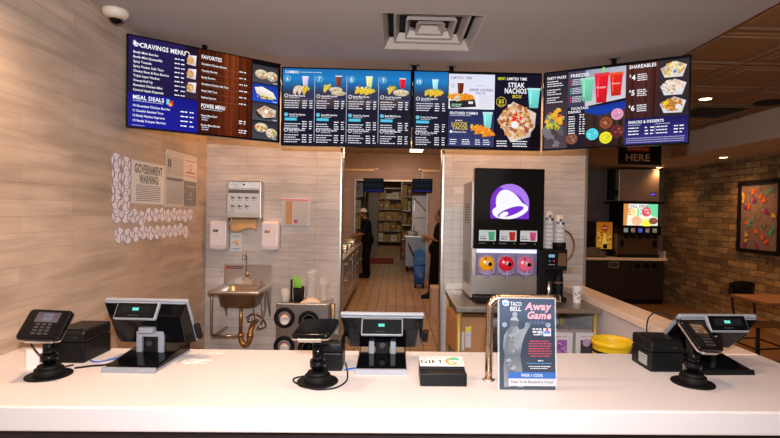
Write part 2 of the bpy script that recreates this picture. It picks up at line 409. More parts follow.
# ------------------------------------------------------------------ ceiling fittings
m_vent = mat('vent_paint', (.42, .37, .33), .5, var=.05)
t = thing('ceiling_vent', 'square four-way air vent in the ceiling above the menu screens', 'vent', (.20, 3.0225, CEI))
g = G()
def ringbox(g, r0, r1, z0, z1, ro=None):
    a = [(-r0, -r0, z0), (r0, -r0, z0), (r0, r0, z0), (-r0, r0, z0)]; b = [(-r1, -r1, z1), (r1, -r1, z1), (r1, r1, z1), (-r1, r1, z1)]
    c = [(x * (1 - .012 / r0), y * (1 - .012 / r0), z + .004) for x, y, z in a]; d = [(x * (1 - .012 / r1), y * (1 - .012 / r1), z + .004) for x, y, z in b]
    vs = a + b + c + d; fs = []
    for i in range(4):
        j = (i + 1) % 4; fs += [(i, j, 4 + j, 4 + i), (8 + i, 12 + i, 12 + j, 8 + j), (i, 8 + i, 8 + j, j), (4 + i, 4 + j, 12 + j, 12 + i)]
    g.add(vs, fs)
ringbox(g, .305, .275, -.002, .055); g.build('frame', m_vent, t)
for r0, r1, z0 in ((.228, .205, .022), (.155, .135, .024), (.09, .055, .028)):
    g = G(); ringbox(g, r0, r1, z0, z0 + .05)
    if r0 < .11: g.box(-.056, -.056, z0 + .048, .056, .056, z0 + .052)
    g.build('louvre', m_vent, t)
g = G(); g.box(-.30, -.30, .085, .30, .30, .095).build('duct_plate', blackm, t)
g = G(); g.tube([(-.15, .05, .075), (-.08, .12, .072), (.02, .14, .07), (.12, .1, .075)], .016, 8).build('duct_pipe', chrome, t)

t = thing('security_camera', 'white dome security camera on the ceiling by the left wall', 'camera', (-1.625, 2.79, CEI))
g = G(); g.lathe([(.068, 0), (.07, -.01), (.066, -.028), (.052, -.042), (.036, -.046)], n=32).build('housing', mat('ivory_plastic', (.72, .64, .52), .4), t)
g = G(); g.lathe([(.036, -.044), (.034, -.058), (.024, -.070), (.01, -.077), (.0001, -.078)], n=24).build('dome', blackg, t)
g = G(); g.lathe([(.040, -.0435), (.041, -.052), (.036, -.0535)], n=24).build('dome_ring', mat('tan_plastic', (.45, .3, .2), .4), t)

m_bulb = mat('lamp_lens', (1, .8, .55), .4, emit=(1, .70, .38), es=14, var=0)
def downlight(x, y, z, label, on=True):
    t = thing('recessed_light', label, 'light', (x, y, z))
    g = G(); g.lathe([(.058, .001), (.085, -.001), (.09, -.006), (.058, -.008), (.056, .001)], n=28).build('trim_ring', white if z < 2.5 else m_gr, t)
    g = G(); g.lathe([(.0001, -.004), (.056, -.004), (.056, -.0015), (.0001, -.0015)], n=24).build('lens', m_bulb, t)
downlight(4.67, 8.33, 2.44, 'round recessed light in the low ceiling near the ice machine')
downlight(4.72, 6.75, 2.44, 'round recessed light in the low ceiling above the brick wall, nearer the camera')
downlight(3.06, 4.66, 2.747, 'round recessed light in the brown tin tile ceiling')
t = thing('ceiling_speaker', 'round black speaker in the brown tin tile ceiling', 'speaker', (3.78, 4.74, 2.747))
G().lathe([(.0001, -.006), (.11, -.006), (.135, -.010), (.14, -.002), (.135, .001)], n=32).build('grille', blackm, t)
t = thing('air_grille', 'dark slotted air grille in the brown tin tile ceiling', 'vent', (3.5, 5.25, 2.747))
g = G(); g.box(-.30, -.30, -.008, .30, -.27, 0).box(-.30, .27, -.008, .30, .30, 0).box(-.30, -.27, -.008, -.27, .27, 0).box(.27, -.27, -.008, .30, .27, 0).build('frame', m_gr, t)
g = G()
for k in range(9): g.box(-.27, -.24 + k * .06, -.007, .27, -.225 + k * .06, -.001)
g.build('slats', dgrey, t)
G().box(-.27, -.27, -.001, .27, .27, .0).build('back_plate', blackm, t)

t = thing('hanging_sign', 'black hanging sign reading HERE below the right menu screen', 'sign', (3.11, 6.0, 0))
G().box(-.275, -.012, 2.225, .275, .012, 2.60).build('panel', blackm, t, .003)
for x in (-.2, .2): G().cyl((x, 0, 2.59), (x, 0, 2.765), .003, n=6).build('hanger', steel_dark, t)
p = Pic(.54, .37); C1 = (.7, .5, .35)
p.rect(.10, .15, .39, .205, (.5, .035, .02)); p.greek(.115, .166, .26, .022, (.75, .35, .25)); p.text('HERE', .085, .235, .09, C1, 1.5, w=.31)
o = p.build('lettering', printm, t); o.location = (0, -.0125, 2.4125)

# ------------------------------------------------------------------ menu boards
W = .97; H = .585
TW = (.95, .95, 1.0); DK = (.012, .010, .028); TB = (.55, .6, .75)
def board(label, x, y, deg, draw, w=W, mounts=(0,), zc=2.343):
    t = thing('menu_screen', label, 'screen', (x, y, zc), math.radians(deg), 'digital menu screens above the counter')
    G().box(-w / 2, 0, -H / 2, w / 2, .045, H / 2).build('casing', blackg, t, .004)
    G().box(-w * .3, .045, -.2, w * .3, .075, .2).build('rear_housing', blackm, t, .006)
    for mx in mounts:
        g = G(); g.cyl((mx, .085, -.1), (mx, .085, .355), .018, n=14).box(mx - .05, .07, -.12, mx + .05, .10, .12).build('mount_pole', blackm, t)
        g = G(); g.cyl((mx, .085, .349), (mx, .085, .357), .038, n=20).build('ceiling_plate', mat('plate_grey', (.16, .145, .14), .5), t)
    p = Pic(w - .022, H - .022); draw(p)
    o = p.build('display', lit, t)
    return t
def price(p, u, v, h, w=.05):
    p.greek(u, v, w, h, TW)
def board1(p):
    w, h = p.w, p.h; a = .42 * w
    p.rect(0, 0, a, h * .62, (.030, .020, .10), (.022, .014, .06)); p.rect(0, h * .62, a, h, (.012, .014, .22), (.02, .02, .30))
    p.rect(.80 * a, 0, a, h * .60, (.02, .012, .03), (.05, .03, .05))
    p.blobs(.045, .045, .018, .018, [(.7, .75, .9), (.9, .9, 1), (.5, .55, .8)], 12, .012)
    p.text('CRAVINGS MENU', .062, .032, .030, TW, 2, w=.265)
    L = ['Beefy Melt Burrito', 'Beefy Mini Quesadilla', 'Spicy Tostada', 'Spicy Potato Soft Taco', 'Cheesy Bean & Rice Burrito', 'Triple Layer Nachos', 'Cheesy Roll Up', 'Shredded Chicken Mini', 'Caramel Apple Empanada']
    for i, s_ in enumerate(L):
        v = .088 + i * .0295; p.text(s_, .026, v, .0145, TW, 1.2, w=.0078 * len(s_)); price(p, .262, v + .002, .009, .03); price(p, .300, v + .002, .009, .024)
    for u, v, c in ((.365, .075, (.75, .68, .66)), (.365, .165, (.8, .55, .4)), (.365, .255, (.75, .55, .45))):
        p.poly([(u - .02, v - .02), (u - .03, v + .04), (u + .025, v + .045), (u + .03, v - .025)], [(.75, .70, .75), (.6, .5, .5), (.7, .6, .65), (.9, .85, .95)])
        p.disc(u - .008, v + .012, .022, (.6, .33, .12), .026); p.blobs(u - .008, v + .012, .015, .018, [(.8, .6, .3), (.5, .2, .06), (.7, .45, .2)], 10, .007)
    p.ring(.335, .05, .012, .006, (.85, .8, .65), 0, PI)
    p.text('MEAL DEALS', .026, .365, .026, TW, 2, w=.175); p.greek(.026, .398, .17, .006, TB)
    p.rect(.215, .365, .232, .400, (.2, .6, .75)); p.rect(.232, .372, .255, .405, (.6, .05, .03)); p.disc(.238, .40, .011, (.8, .4, .05))
    for i, s_ in enumerate(['10 Shredded Chicken Burrito', '11 Double Stacked Taco', '12 Beefy Nachos Supreme', '13 Beefy 5-Layer Burrito']):
        v = .424 + i * .031; p.text(s_, .026, v, .0145, TW, 1.2, w=.0078 * len(s_)); price(p, .30, v + .006, .010, .045); price(p, .355, v + .006, .010, .025)
    p.greek(.02, .553, .07, .004, TB)
    # right page, brown wood grain with a photo strip
    b = .795 * w
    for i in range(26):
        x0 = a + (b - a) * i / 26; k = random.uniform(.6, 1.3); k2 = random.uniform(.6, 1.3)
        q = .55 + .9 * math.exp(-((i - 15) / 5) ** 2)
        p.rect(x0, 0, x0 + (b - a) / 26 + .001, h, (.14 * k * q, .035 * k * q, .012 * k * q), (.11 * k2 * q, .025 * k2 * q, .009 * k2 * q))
    p.text('FAVORITES', a + .02, .035, .026, TW, 2, w=.13)
    for i, s_ in enumerate(['Shredded Chicken Burrito', 'Crunchy Burrito', 'Beefy Burrito', 'Shredded Chicken Soft Taco', 'Steak Soft Taco', 'Nachos Supreme']):
        v = .088 + i * .045; p.text(s_, a + .02, v, .014, TW, 1.1, w=.0068 * len(s_)); price(p, a + .27, v + .012, .009, .026); price(p, a + .303, v + .012, .009, .022)
        p.rect(a + .02, v + .024, b - .02, v + .0248, (.35, .2, .12))
    p.text('POWER MENU', a + .02, .362, .028, TW, 2, w=.155); p.greek(a + .02, .396, .14, .006, TB)
    for i, s_ in enumerate(['Power Menu Bowl', 'Power Menu Burrito']):
        v = .435 + i * .065; p.text(s_, a + .02, v, .014, TW, 1.1, w=.0068 * len(s_))
        for k in (0, 1): p.greek(a + .024, v + .019 + k * .014, .045, .008, TB); price(p, a + .27, v + .012 + k * .016, .009, .026); price(p, a + .303, v + .012 + k * .016, .009, .022)
    for i in range(4):
        v0 = .03 + i * .135; c = [(.05, .045, .055), (.015, .05, .30), (.05, .05, .06), (.04, .04, .05)][i]
        p.rect(b, v0, w - .012, v0 + .128, c, tuple(k * 1.8 for k in c)); cx = (b + w) / 2
        if i in (0, 3):
            p.burrito(cx - .035, v0 + .065 - .02 * (i == 3), .048, .034); p.burrito(cx + .04, v0 + .07 + .01 * (i == 3), .042, .036); p.blobs(cx + .035, v0 + .07, .02, .02, [(.8, .1, .05), (.3, .6, .1), (.95, .9, .8)], 16, .008)
            if i == 3: p.blobs(cx - .05, v0 + .045, .03, .012, [(.3, .5, .04), (.9, .6, .1), (.8, .1, .05)], 20, .008)
        if i == 1:
            p.blobs(cx, v0 + .085, .07, .018, [(.3, .5, .04), (.9, .75, .1), (.8, .1, .05), (.5, .6, .1)], 50, .010)
            p.poly([(cx - .085, v0 + .03), (cx - .07, v0 + .075), (cx + .0, v0 + .085), (cx + .075, v0 + .095), (cx + .05, v0 + .05), (cx - .03, v0 + .018)], [(.85, .8, .75), (.7, .6, .45), (.75, .65, .5), (.8, .7, .6), (.9, .85, .8), (.95, .9, .9)])
        if i == 2: p.disc(cx, v0 + .068, .075, (.02, .02, .02), .048); p.nachos(cx, v0 + .062, .062, .038); p.disc(cx, v0 + .06, .014, (.9, .9, .85))
        p.greek(w - .05, v0 + .115, .03, .005, TW)
def combo_col(p, u, w, n, drink, kind):
    p.disc(u + .035, .075, .024, (.25, .65, .85)); p.disc(u + .035, .075, .020, (.02, .25, .50)); p.text(n, u + .035, .062, .026, TW, 1.5, al='c')
    fx = u + w * .62
    if kind == 0:
        for k in (-1, 0, 1): p.taco(fx - .005 + k * .035, .165, .035, 1.1, (.75, .6, .45) if k < 1 else (.75, .5, .04))
        p.cup(fx + .02, .06, .045, .07, drink)
    if kind == 1:
        p.cup(fx + .03, .052, .045, .075, drink); p.taco(fx - .05, .15, .036, .9, (.75, .55, .08)); p.burrito(fx + .01, .155, .05, .022); p.burrito(fx + .03, .18, .055, .018)
    if kind == 2:
        p.cup(fx + .02, .052, .05, .075, drink)
        for k in range(3): p.taco(fx - .045 + k * .036, .168 + .005 * k, .042, .35, (.78, .55, .06))
    if kind == 3:
        p.cup(fx + .03, .062, .045, .07, drink); p.taco(fx - .045, .155, .036, .9, (.75, .55, .08)); p.burrito(fx + .02, .168, .06, .026)
    if kind == 4:
        p.cup(fx + .0, .06, .045, .07, drink)
        for k in range(3): p.taco(fx - .04 + k * .036, .165 + .005 * k, .040, .5, (.78, .5, .06))
    S = ['Beefy Melt Burrito', 'Quesadilla Supreme', 'Crunchy Taco Supreme', 'Chalupa Supreme']
    for j, v in enumerate((.195, .335, .45)):
        p.disc(u + .028, v + .008, .014, (.25, .65, .85) if j == 1 else TW); p.disc(u + .028, v + .008, .0105, (.1, .45, .65) if j == 1 else (.08, .08, .12))
        s_ = random.choice(S); p.text(s_, u + .05, v - .001, .0145, TW, 1.3, w=w * .5); p.greek(u + .05, v + .020, w * .3, .006, TB)
        if j == 1: p.rect(u + .018, v + .032, u + w * .45, v + .052, (.10, .55, .75))
        for k in range(5 if j == 2 else 4):
            vv = v + .040 + k * .017 + (.015 if j == 1 else 0)
            if vv > .553: break
            if not (j == 1 and k == 0): p.greek(u + .016, vv, w * random.uniform(.3, .5), .0085, (.75, .75, .85))
            p.greek(u + w * .62, vv, .034, .0085, TW); p.greek(u + w * .84, vv, .022, .0085, TW)
def blue_back(p, u0, u1):
    h = p.h
    for v0, v1, c0, c1 in ((0, .07, (.02, .16, .42), (.025, .22, .55)), (.07, .17, (.025, .22, .55), (.035, .05, .10)), (.17, .28, (.05, .055, .10), (.03, .03, .055)), (.28, h, (.016, .016, .035), (.016, .014, .03))):
        p.rect(u0, v0, u1, v1, c0, c1)
def board2(p):
    blue_back(p, 0, p.w); q = p.w / 4
    p.text('COMBOS', .018, .016, .020, TW, 2, w=.10); p.greek(.128, .022, .16, .008, TB)
    for i, (n, c, k) in enumerate((('6', (.75, .6, .8), 0), ('7', (.22, .06, .03), 1), ('8', (.85, .85, .35), 2), ('9', (.75, .02, .04), 3))):
        if i: p.rect(i * q - .002, .05, i * q + .002, p.h - .02, (.45, .5, .65))
        if i % 2: p.rect(i * q + .01, .20, i * q + q - .01, .27, (.035, .035, .08), (.05, .035, .05))
        p.poly([(i * q + .005, .20), (i * q + .005, .30), (i * q + q - .01, .29), (i * q + q - .01, .22)], [(.13, .08, .06), (.04, .03, .04), (.04, .03, .05), (.06, .06, .12)])
        combo_col(p, i * q, q, n, c, k)
def board3(p):
    w, h = p.w, p.h; a = .265 * w; b = .635 * w
    blue_back(p, 0, a); combo_col(p, 0, a, '10', (.45, .85, .9), 4)
    p.rect(a + .006, .012, b, h * .485, (.70, .72, .85), (.80, .78, .85)); G4 = (.18, .18, .26)
    p.text('LIMITED TIME', a + .022, .030, .020, (.25, .25, .35), 1, w=.16)
    p.cup(a + .095, .075, .05, .085, (.16, .035, .02)); p.text('NAKED CHICKEN', b - .19, .118, .020, (.16, .10, .30), 1.5, w=.175); p.text('CHALUPA', b - .145, .145, .014, (.16, .10, .30), 1.5, w=.08); p.greek(b - .14, .09, .07, .010, (.55, .5, .75))
    p.greek(a + .02, .09, .035, .008, (.4, .4, .5)); p.greek(a + .02, .105, .03, .008, (.4, .4, .5))
    p.poly([(a + .012, .215), (a + .02, .27), (a + .215, .255), (a + .20, .19)], (.03, .03, .04))
    for k in range(3): p.taco(a + .05 + k * .05, .205, .052, -.2 + .15 * k, (.85, .30, .03))
    p.disc(a + .07, .195, .022, (.75, .62, .5)); p.blobs(a + .07, .195, .014, .014, [(.2, .5, .1), (.7, .2, .1)], 8, .006)
    p.greek(a + .03, .235, .08, .009, (.3, .8, .3)); p.greek(a + .03, .25, .07, .006, TW); p.rect(a + .155, .215, a + .19, .235, (.7, .7, .75))
    for k in range(7): p.greek(b - .115, .17 + k * .014, .10, .006, (.5, .5, .65))
    p.rect(a + .006, h * .495, b, h - .01, (.03, .035, .10), (.05, .06, .16))
    p.text('FEATURED COMBO', a + .018, .295, .019, TW, 2, w=.21); p.greek(a + .018, .320, .16, .006, TB)
    p.greek(a + .06, .355, .05, .012, (.8, .6, .5)); p.text('LOCOS', a + .032, .372, .026, (.85, .62, .06), 1.5, w=.115, al='l'); p.text('TACOS', a + .036, .402, .026, (.85, .62, .06), 1.5, w=.115, al='l')
    p.cup(b - .05, .30, .07, .11, (.25, .75, .70), (.6, .8, .8))
    for u, v, r in ((b - .13, .43, .045), (b - .085, .455, .062), (b - .04, .475, .05)): p.taco(u, v, r, .15, (.85, .28, .03))
    p.disc(a + .028, .445, .010, TW); p.text('Doritos Locos Tacos', a + .042, .439, .013, TW, 1.2, w=.10)
    for k in range(3):
        p.greek(a + .02, .50 + k * .016, .05, .008, TW); p.greek(a + .11, .50 + k * .016, .06, .008, TW); p.greek(a + .21, .50 + k * .016, .04, .008, TW); p.greek(a + .27, .50 + k * .016, .05, .008, TW)
    p.rect(b + .008, .008, w, h, (.015, .012, .03), (.02, .014, .03))
    p.text('NEW!', b + .022, .030, .020, (.8, .85, .05), 1.8, w=.055); p.text('LIMITED TIME', b + .09, .030, .020, TW, 1.8, w=.15)
    p.text('STEAK', b + .10, .068, .036, TW, 2, w=.125); p.text('NACHOS', b + .075, .110, .040, TW, 2, w=.165); p.text('BOX', b + .135, .160, .024, (.75, .62, .05), 1.5, w=.07)
    p.ring(b + .05, .215, .035, .004, (.6, .5, .05)); p.text('$5', b + .05, .195, .030, (.75, .62, .05), 2, al='c'); p.greek(b + .025, .235, .05, .008, (.75, .62, .05))
    p.cup(w - .052, .115, .092, .14, (.20, .68, .66), (.45, .8, .8))
    p.nachos(b + .165, .36, .125, .13); p.blobs(b + .165, .36, .10, .11, [(.60, .28, .10), (.75, .45, .18), (.40, .14, .05), (.8, .62, .45)], 60, .022); p.blobs(b + .165, .33, .04, .035, [(.7, .03, .02), (.85, .08, .03)], 14, .014); p.disc(b + .155, .385, .028, (.85, .82, .85))
    for k in range(3): p.greek(b + .02, .505 + k * .018, .08, .009, TW); p.greek(b + .14, .505 + k * .018, .11, .009, TW)
    p.poly([(w - .01, .36), (w - .07, .44), (w - .08, h - .01), (w - .005, h - .01)], (.01, .008, .012))
def board4(p):
    w, h = p.w, p.h; a = .18 * w; b = .595 * w; c = .81 * w
    p.rect(0, 0, a, h, (.028, .02, .035), (.10, .07, .08)); p.rect(a, 0, a + .19, h, (.02, .018, .035), (.03, .02, .03))
    p.text('PARTY PACKS', .018, .030, .020, TW, 2, w=.135)
    for i in range(9): p.greek(.018, .062 + i * .0165 + (.012 if i > 2 else 0) + (.01 if i > 5 else 0), random.uniform(.06, .12), .0085, (.8, .8, .88))
    p.blobs(.07, .42, .06, .12, [(.12, .11, .12), (.2, .18, .2), (.08, .07, .08)], 14, .035)
    p.blobs(.07, .36, .055, .07, [(.85, .32, .03), (.8, .5, .06), (.55, .08, .03), (.35, .5, .05), (.9, .4, .05)], 34, .020)
    p.taco(.10, .30, .030, .5, (.9, .40, .04)); p.taco(.07, .345, .028, -.3, (.85, .35, .03)); p.taco(.125, .36, .03, 1.2, (.9, .42, .05)); p.taco(.04, .40, .028, .2, (.5, .6, .06))
    # freezes
    p.poly([(a + .11, .012), (a + .10, .275), (b, .235), (b, .012)], [(.30, .32, .42), (.55, .56, .62), (.62, .62, .68), (.45, .46, .56)])
    p.rect(a, .012, a + .12, .27, (.08, .075, .12), (.06, .06, .10)); p.text('FREEZES', a + .018, .030, .022, TW, 2, w=.125)
    for i, cc in enumerate(((.6, .05, .04), (.05, .45, .3), (.6, .04, .1))):
        p.rect(a + .018, .068 + i * .062, a + .026, .112 + i * .062, cc)
        for k in range(4): p.greek(a + .032, .068 + i * .062 + k * .012, .065, .007, (.75, .75, .85))
    p.cup(.302, .075, .085, .16, (.20, .62, .42), (.35, .7, .55)); p.cup(.493, .060, .085, .155, (.72, .035, .02), (.75, .12, .05)); p.cup(.398, .055, .092, .20, (.75, .02, .04), (.72, .06, .08), (.25, .75, .1))
    p.text('Freeze', .367, .135, .018, (.9, .6, .6), 1, w=.06); p.text('Freeze', .466, .12, .015, (.9, .6, .5), 1, w=.052)
    p.blobs(.398, .20, .03, .04, [(.15, .01, .01)], 6, .005)
    # fountain drinks
    for i in range(18):
        x0 = a + .12 + (b - a - .12) * i / 18; k = random.uniform(.5, 1.3); p.rect(x0, .275, x0 + (b - a - .12) / 18, h, (.07 * k, .04 * k, .035 * k), (.04 * k, .022 * k, .02 * k))
    p.poly([(a + .12, .285), (a + .12, .315), (a + .22, .345), (b, .31), (b, .255)], [(.01, .05, .30), (.015, .06, .35), (.012, .05, .3), (.015, .06, .38), (.01, .04, .3)])
    p.rect(a + .0, .27, a + .12, h - .01, (.025, .02, .035)); p.text('FOUNTAIN', a + .028, .272, .018, TW, 1.8, w=.115); p.text('DRINKS', a + .008, .296, .018, TW, 1.8, w=.085)
    for k in range(9): p.greek(a + .01, .335 + k * .017, .045, .0085, TW); p.greek(a + .085, .325 + k * .017, .016, .0085, TW); p.greek(a + .107, .325 + k * .017, .016, .0085, TW)
    def cupd(u, v, r, c_, ice=True):
        p.disc(u, v, r, tuple(x * 1.2 for x in c_)); p.disc(u, v, r * .86, c_)
        p.blobs(u, v, r * .6, r * .6, [tuple(min(1, x * 1.9 + .05) for x in c_), tuple(x * .7 for x in c_)], 12 if ice else 5, r * .25)
    cupd(a + .175, .475, .042, (.10, .58, .68), 0); cupd(a + .265, .40, .042, (.25, .075, .035)); cupd(a + .265, .505, .042, (.75, .68, .04), 0)
    cupd(b - .05, .345, .040, (.68, .30, .45), 0); cupd(b - .05, .465, .044, (.14, .03, .03)); cupd(a + .035, .50, .040, (.22, .09, .06))
    # shareables
    for i in range(12):
        x0 = b + (c - b) * i / 12; k = random.uniform(.6, 1.3); p.rect(x0, .012, x0 + (c - b) / 12 + .001, .385, (.10 * k, .035 * k, .03 * k), (.06 * k, .02 * k, .022 * k))
    p.rect(c, .012, w, .40, (.05, .04, .045), (.03, .025, .03))
    p.text('SHAREABLES', b + .02, .018, .024, TW, 2, w=.165)
    for i in range(3):
        v = .085 + i * .105; p.text('$', b + .022, v - .003, .016, TW, 1.8); p.text(str(4 + i), b + .036, v, .036, TW, 2)
        for k in range(4): p.greek(b + .072, v - .002 + k * .013, .06, .0075, TW)
    for i, cc in enumerate((((.8, .6, .25), (.7, .4, .1), (.9, .75, .4)), ((.85, .65, .55), (.9, .8, .7), (.8, .55, .4)), ((.65, .30, .05), (.8, .4, .08), (.5, .2, .04)))):
        u = (c + w) / 2 - .004; v = .075 + i * .118
        p.poly([(u - .075, v - .01), (u - .05, v + .052), (u + .055, v + .056), (u + .078, v - .02), (u + .01, v - .052)], [(.5, .5, .55), (.75, .72, .72), (.65, .6, .62), (.75, .72, .76), (.55, .5, .52)])
        p.blobs(u, v, .062, .042, list(cc) + [tuple(x * .55 for x in cc[0])], 90, .012); p.disc(u + (.01 if i == 0 else .035), v + .018, .017, (.85, .83, .85)); p.disc(u + (.01 if i == 0 else .035), v + .018, .012, (.15, .25, .5) if i == 0 else (.7, .7, .75))
        if i == 2: p.disc(u - .04, v - .012, .015, (.75, .6, .05))
    p.rect(b, .388, w, h, (.012, .010, .10), (.05, .04, .22)); p.text('SNACKS & DESSERTS', b + .022, .402, .019, TW, 2, w=.215)
    for q in (0, .172):
        p.greek(b + .022 + q, .43, .08, .006, TB)
        for k in range(3): p.greek(b + .022 + q, .448 + k * .021, .065, .009, TW); p.greek(b + .125 + q, .448 + k * .021, .024, .010, TW); p.greek(b + .158 + q, .448 + k * .021, .024, .010, TW)
    p.rect(b + .186, .43, b + .188, .50, (.4, .4, .6))
    for k in range(3): p.greek(b + .012, .520 + k * .014, w - b - .03, .006, (.5, .5, .7))
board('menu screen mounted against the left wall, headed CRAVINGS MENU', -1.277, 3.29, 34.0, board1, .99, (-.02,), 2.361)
board('menu screen headed COMBOS with combo meals 6 to 9', -.3765, 3.575, 0, board2, .974, ())
board('menu screen advertising the STEAK NACHOS BOX', .6045, 3.575, 0, board3, .974, (-.475, -.19))
board('rightmost menu screen, headed PARTY PACKS, FREEZES and SHAREABLES', 1.5105, 3.318, -30.5, board4, .955)

# ------------------------------------------------------------------ paper signs and baseballs on the left wall
def sheet_on_left(p, name, y, z, label, cat, group=None, off=.001, back=(.8, .78, .75), m=printm):
    o = p.build(name, m, None, back); o.rotation_euler = (0, 0, PI / 2); o.location = (XL + .002 + off, y, z); tag(o, label, cat, group); return o
INK = (.03, .03, .035)
p = Pic(.43, .285); p.rect(0, 0, .43, .285, (.62, .60, .58)); p.rect(.008, .008, .422, .277, (.72, .70, .68))
p.text('GOVERNMENT', .03, .020, .058, INK, 4.5, w=.37); p.text('WARNING:', .085, .088, .055, INK, 4.5, w=.26)
for k in range(9): p.greek(.05, .157 + k * .0125, .32, .008, INK)
o = sheet_on_left(p, 'warning_poster', 3.32, 1.735, 'white poster reading GOVERNMENT WARNING in a clear sleeve on the left wall', 'poster')
G().box(-.218, -.0030, -.147, .218, -.0022, .147).build('clear_sleeve', clear, o)
p = Pic(.55, .43); p.rect(0, 0, .55, .43, (.52, .48, .44)); p.rect(.30, .03, .54, .21, (.66, .60, .57)); p.rect(.30, .215, .54, .42, (.10, .10, .11))
for j in range(3):
    for k in range(10): p.greek(.015 + j * .095, .05 + k * .014 + .15 * 0, .08, .007, (.25, .24, .24))
p.rect(.03, .07, .05, .13, INK); p.rect(.06, .07, .08, .13, INK)
for k in range(14): p.greek(.015, .21 + k * .014, .26, .007, (.22, .22, .24))
p.rect(.01, .205, .28, .225, (.15, .16, .2)); p.ring(.42, .10, .020, .006, (.6, .08, .08)); p.rect(.31, .045, .53, .05, (.6, .1, .1)); p.rect(.31, .17, .53, .175, (.6, .1, .1)); p.greek(.34, .135, .16, .016, (.6, .1, .1))
p.greek(.34, .25, .16, .016, (.5, .48, .45)); p.disc(.42, .32, .02, (.35, .33, .32)); p.greek(.36, .36, .12, .008, (.5, .48, .45))
o = sheet_on_left(p, 'notice_board', 3.83, 1.79, 'large clear-sleeved notice sheet with columns of print and a dark lower corner', 'notice')
G().box(-.278, -.0030, -.218, .278, -.0022, .218).build('clear_sleeve', clear, o)
rb = random.Random(3)
def baseball_pic():
    p = Pic(.104, .104); PB = (.10, .10, .42)
    p.disc(.052, .052, .052, (.30, .28, .50), n=24)
    p.disc(.052, .052, .0485, (.80, .75, .78), n=24)
    p.ring(-.005, .052, .034, .0065, PB, -1.05, 1.05, 10); p.ring(.109, .052, .034, .0065, PB, PI - 1.05, PI + 1.05, 10)
    for k in range(-3, 4):
        a = k * .3
        for cx, s_ in ((-.005, 1), (.109, -1)):
            u = cx + s_ * .036 * math.cos(a); v = .052 + .036 * math.sin(a); p.poly([(u - .005, v - .001), (u - .005, v + .001), (u + .005, v + .0015), (u + .005, v)], PB, 0)
    p.k += 1
    for k in range(rb.choice((1, 2, 2))): p.greek(.038, .04 + .014 * k + rb.uniform(-.004, .004), rb.uniform(.018, .03), .006, rb.choice(((.08, .07, .10), (.5, .08, .12), (.1, .1, .3))), rb)
    return p
def baseball(y, z, label, k, rot):
    p = baseball_pic(); v = p.v; w = p.w / 2
    o = p.build('paper_baseball', printm, None, None)
    me = o.data; bm = bmesh.new(); bm.from_mesh(me); n = 24   # round backing so the cut-out has thickness
    a = [bm.verts.new((.052 * math.cos(2 * PI * i / n), 0, .052 * math.sin(2 * PI * i / n))) for i in range(n)]
    b = [bm.verts.new((q.co.x, .0006, q.co.z)) for q in a]; lay = bm.loops.layers.float_color['Col']
    fs = [bm.faces.new(b)] + [bm.faces.new((a[i], b[i], b[(i + 1) % n], a[(i + 1) % n])) for i in range(n)]
    for f in fs:
        for l in f.loops: l[lay] = (.6, .55, .6, 1)
    bm.to_mesh(me); bm.free()
    o.rotation_euler = (0, rot, PI / 2); o.location = (XL + .0012 + .0007 * k, y, z); tag(o, label, 'paper baseball', 'paper baseballs on the left wall')
ordn = ['first', 'second', 'third', 'fourth', 'fifth', 'sixth', 'seventh', 'eighth', 'ninth', 'tenth', 'eleventh', 'twelfth']
for c, (y, zs) in enumerate(((2.935, (1.85, 1.765, 1.685, 1.605)), (3.04, (1.84, 1.755, 1.675, 1.595)))):
    for k, z in enumerate(zs):
        baseball(y + rb.uniform(-.006, .006), z, 'paper baseball cutout in the %s upright column, %s from the top' % (('left', 'right')[c], ordn[k]), k % 2 + 1, rb.uniform(-.5, .5))
for r, (z, n, y0, y1, nm) in enumerate(((1.508, 12, 2.945, 3.98, 'upper'), (1.395, 11, 2.97, 3.90, 'lower'))):
    for k in range(n):
        baseball(y0 + (y1 - y0) * k / (n - 1), z + rb.uniform(-.012, .012) + (.008 if r == 0 and k > 3 else 0) - (.02 if r and k == n - 1 else 0),
                 'paper baseball cutout in the %s horizontal row below the posters, %s' % (nm, 'leftmost' if k == 0 else 'rightmost' if k == n - 1 else ordn[k] + ' from the left'), k % 3 + r % 2, rb.uniform(-.6, .6))
# ------------------------------------------------------------------ things on the back wall, left part
Y0 = YB
t = thing('towel_dispenser', 'steel paper towel dispenser on the back wall with brown towel hanging out', 'dispenser', (-1.335, Y0, 1.655))
G().box(-.152, -.10, -.165, .152, 0, .165).build('housing', steel, t, .008)
G().box(-.135, -.1015, .10, .135, -.0995, .155).build('top_band', chrome, t, .001)
G().cyl((0, -.1015, .13), (0, -.104, .13), .008, n=12).build('lock', blackm, t)
p = Pic(.27, .20); p.rect(0, 0, .27, .20, (.66, .65, .66)); p.rect(0, 0, .27, .03, (.12, .12, .13))
for r in range(2):
    for k in range(4 - r):
        u = .035 + k * .062; v = .07 + r * .075; p.disc(u, v, .012, (.15, .15, .17)); p.rect(u + .004, v - .004, u + .03, v + .004, (.12, .12, .14)); p.greek(u - .01, v + .02, .03, .006, (.12, .12, .14)); p.disc(u - .018, v - .014, .004, (.1, .1, .1))
p.greek(.01, .187, .05, .007, (.1, .1, .12))
o = p.build('instruction_label', printm, t); o.location = (0, -.1003, -.015)
G().box(-.145, -.105, -.19, -.13, -.01, -.165).box(.13, -.105, -.19, .145, -.01, -.165).box(-.145, -.03, -.19, .145, -.01, -.165).build('lower_guide', steel_dark, t)
g = G(); vs = []; fs = []
for i in range(9):
    for j in range(5):
        x = -.115 + .235 * i / 8; vs.append((x, -.055 - .06 * (j / 4) ** .7 + .006 * math.sin(i * 1.7), -.165 - .105 * j / 4 - .018 * math.sin(i * .8) * j / 4))
for i in range(8):
    for j in range(4): a = i * 5 + j; fs.append((a, a + 1, a + 6, a + 5))
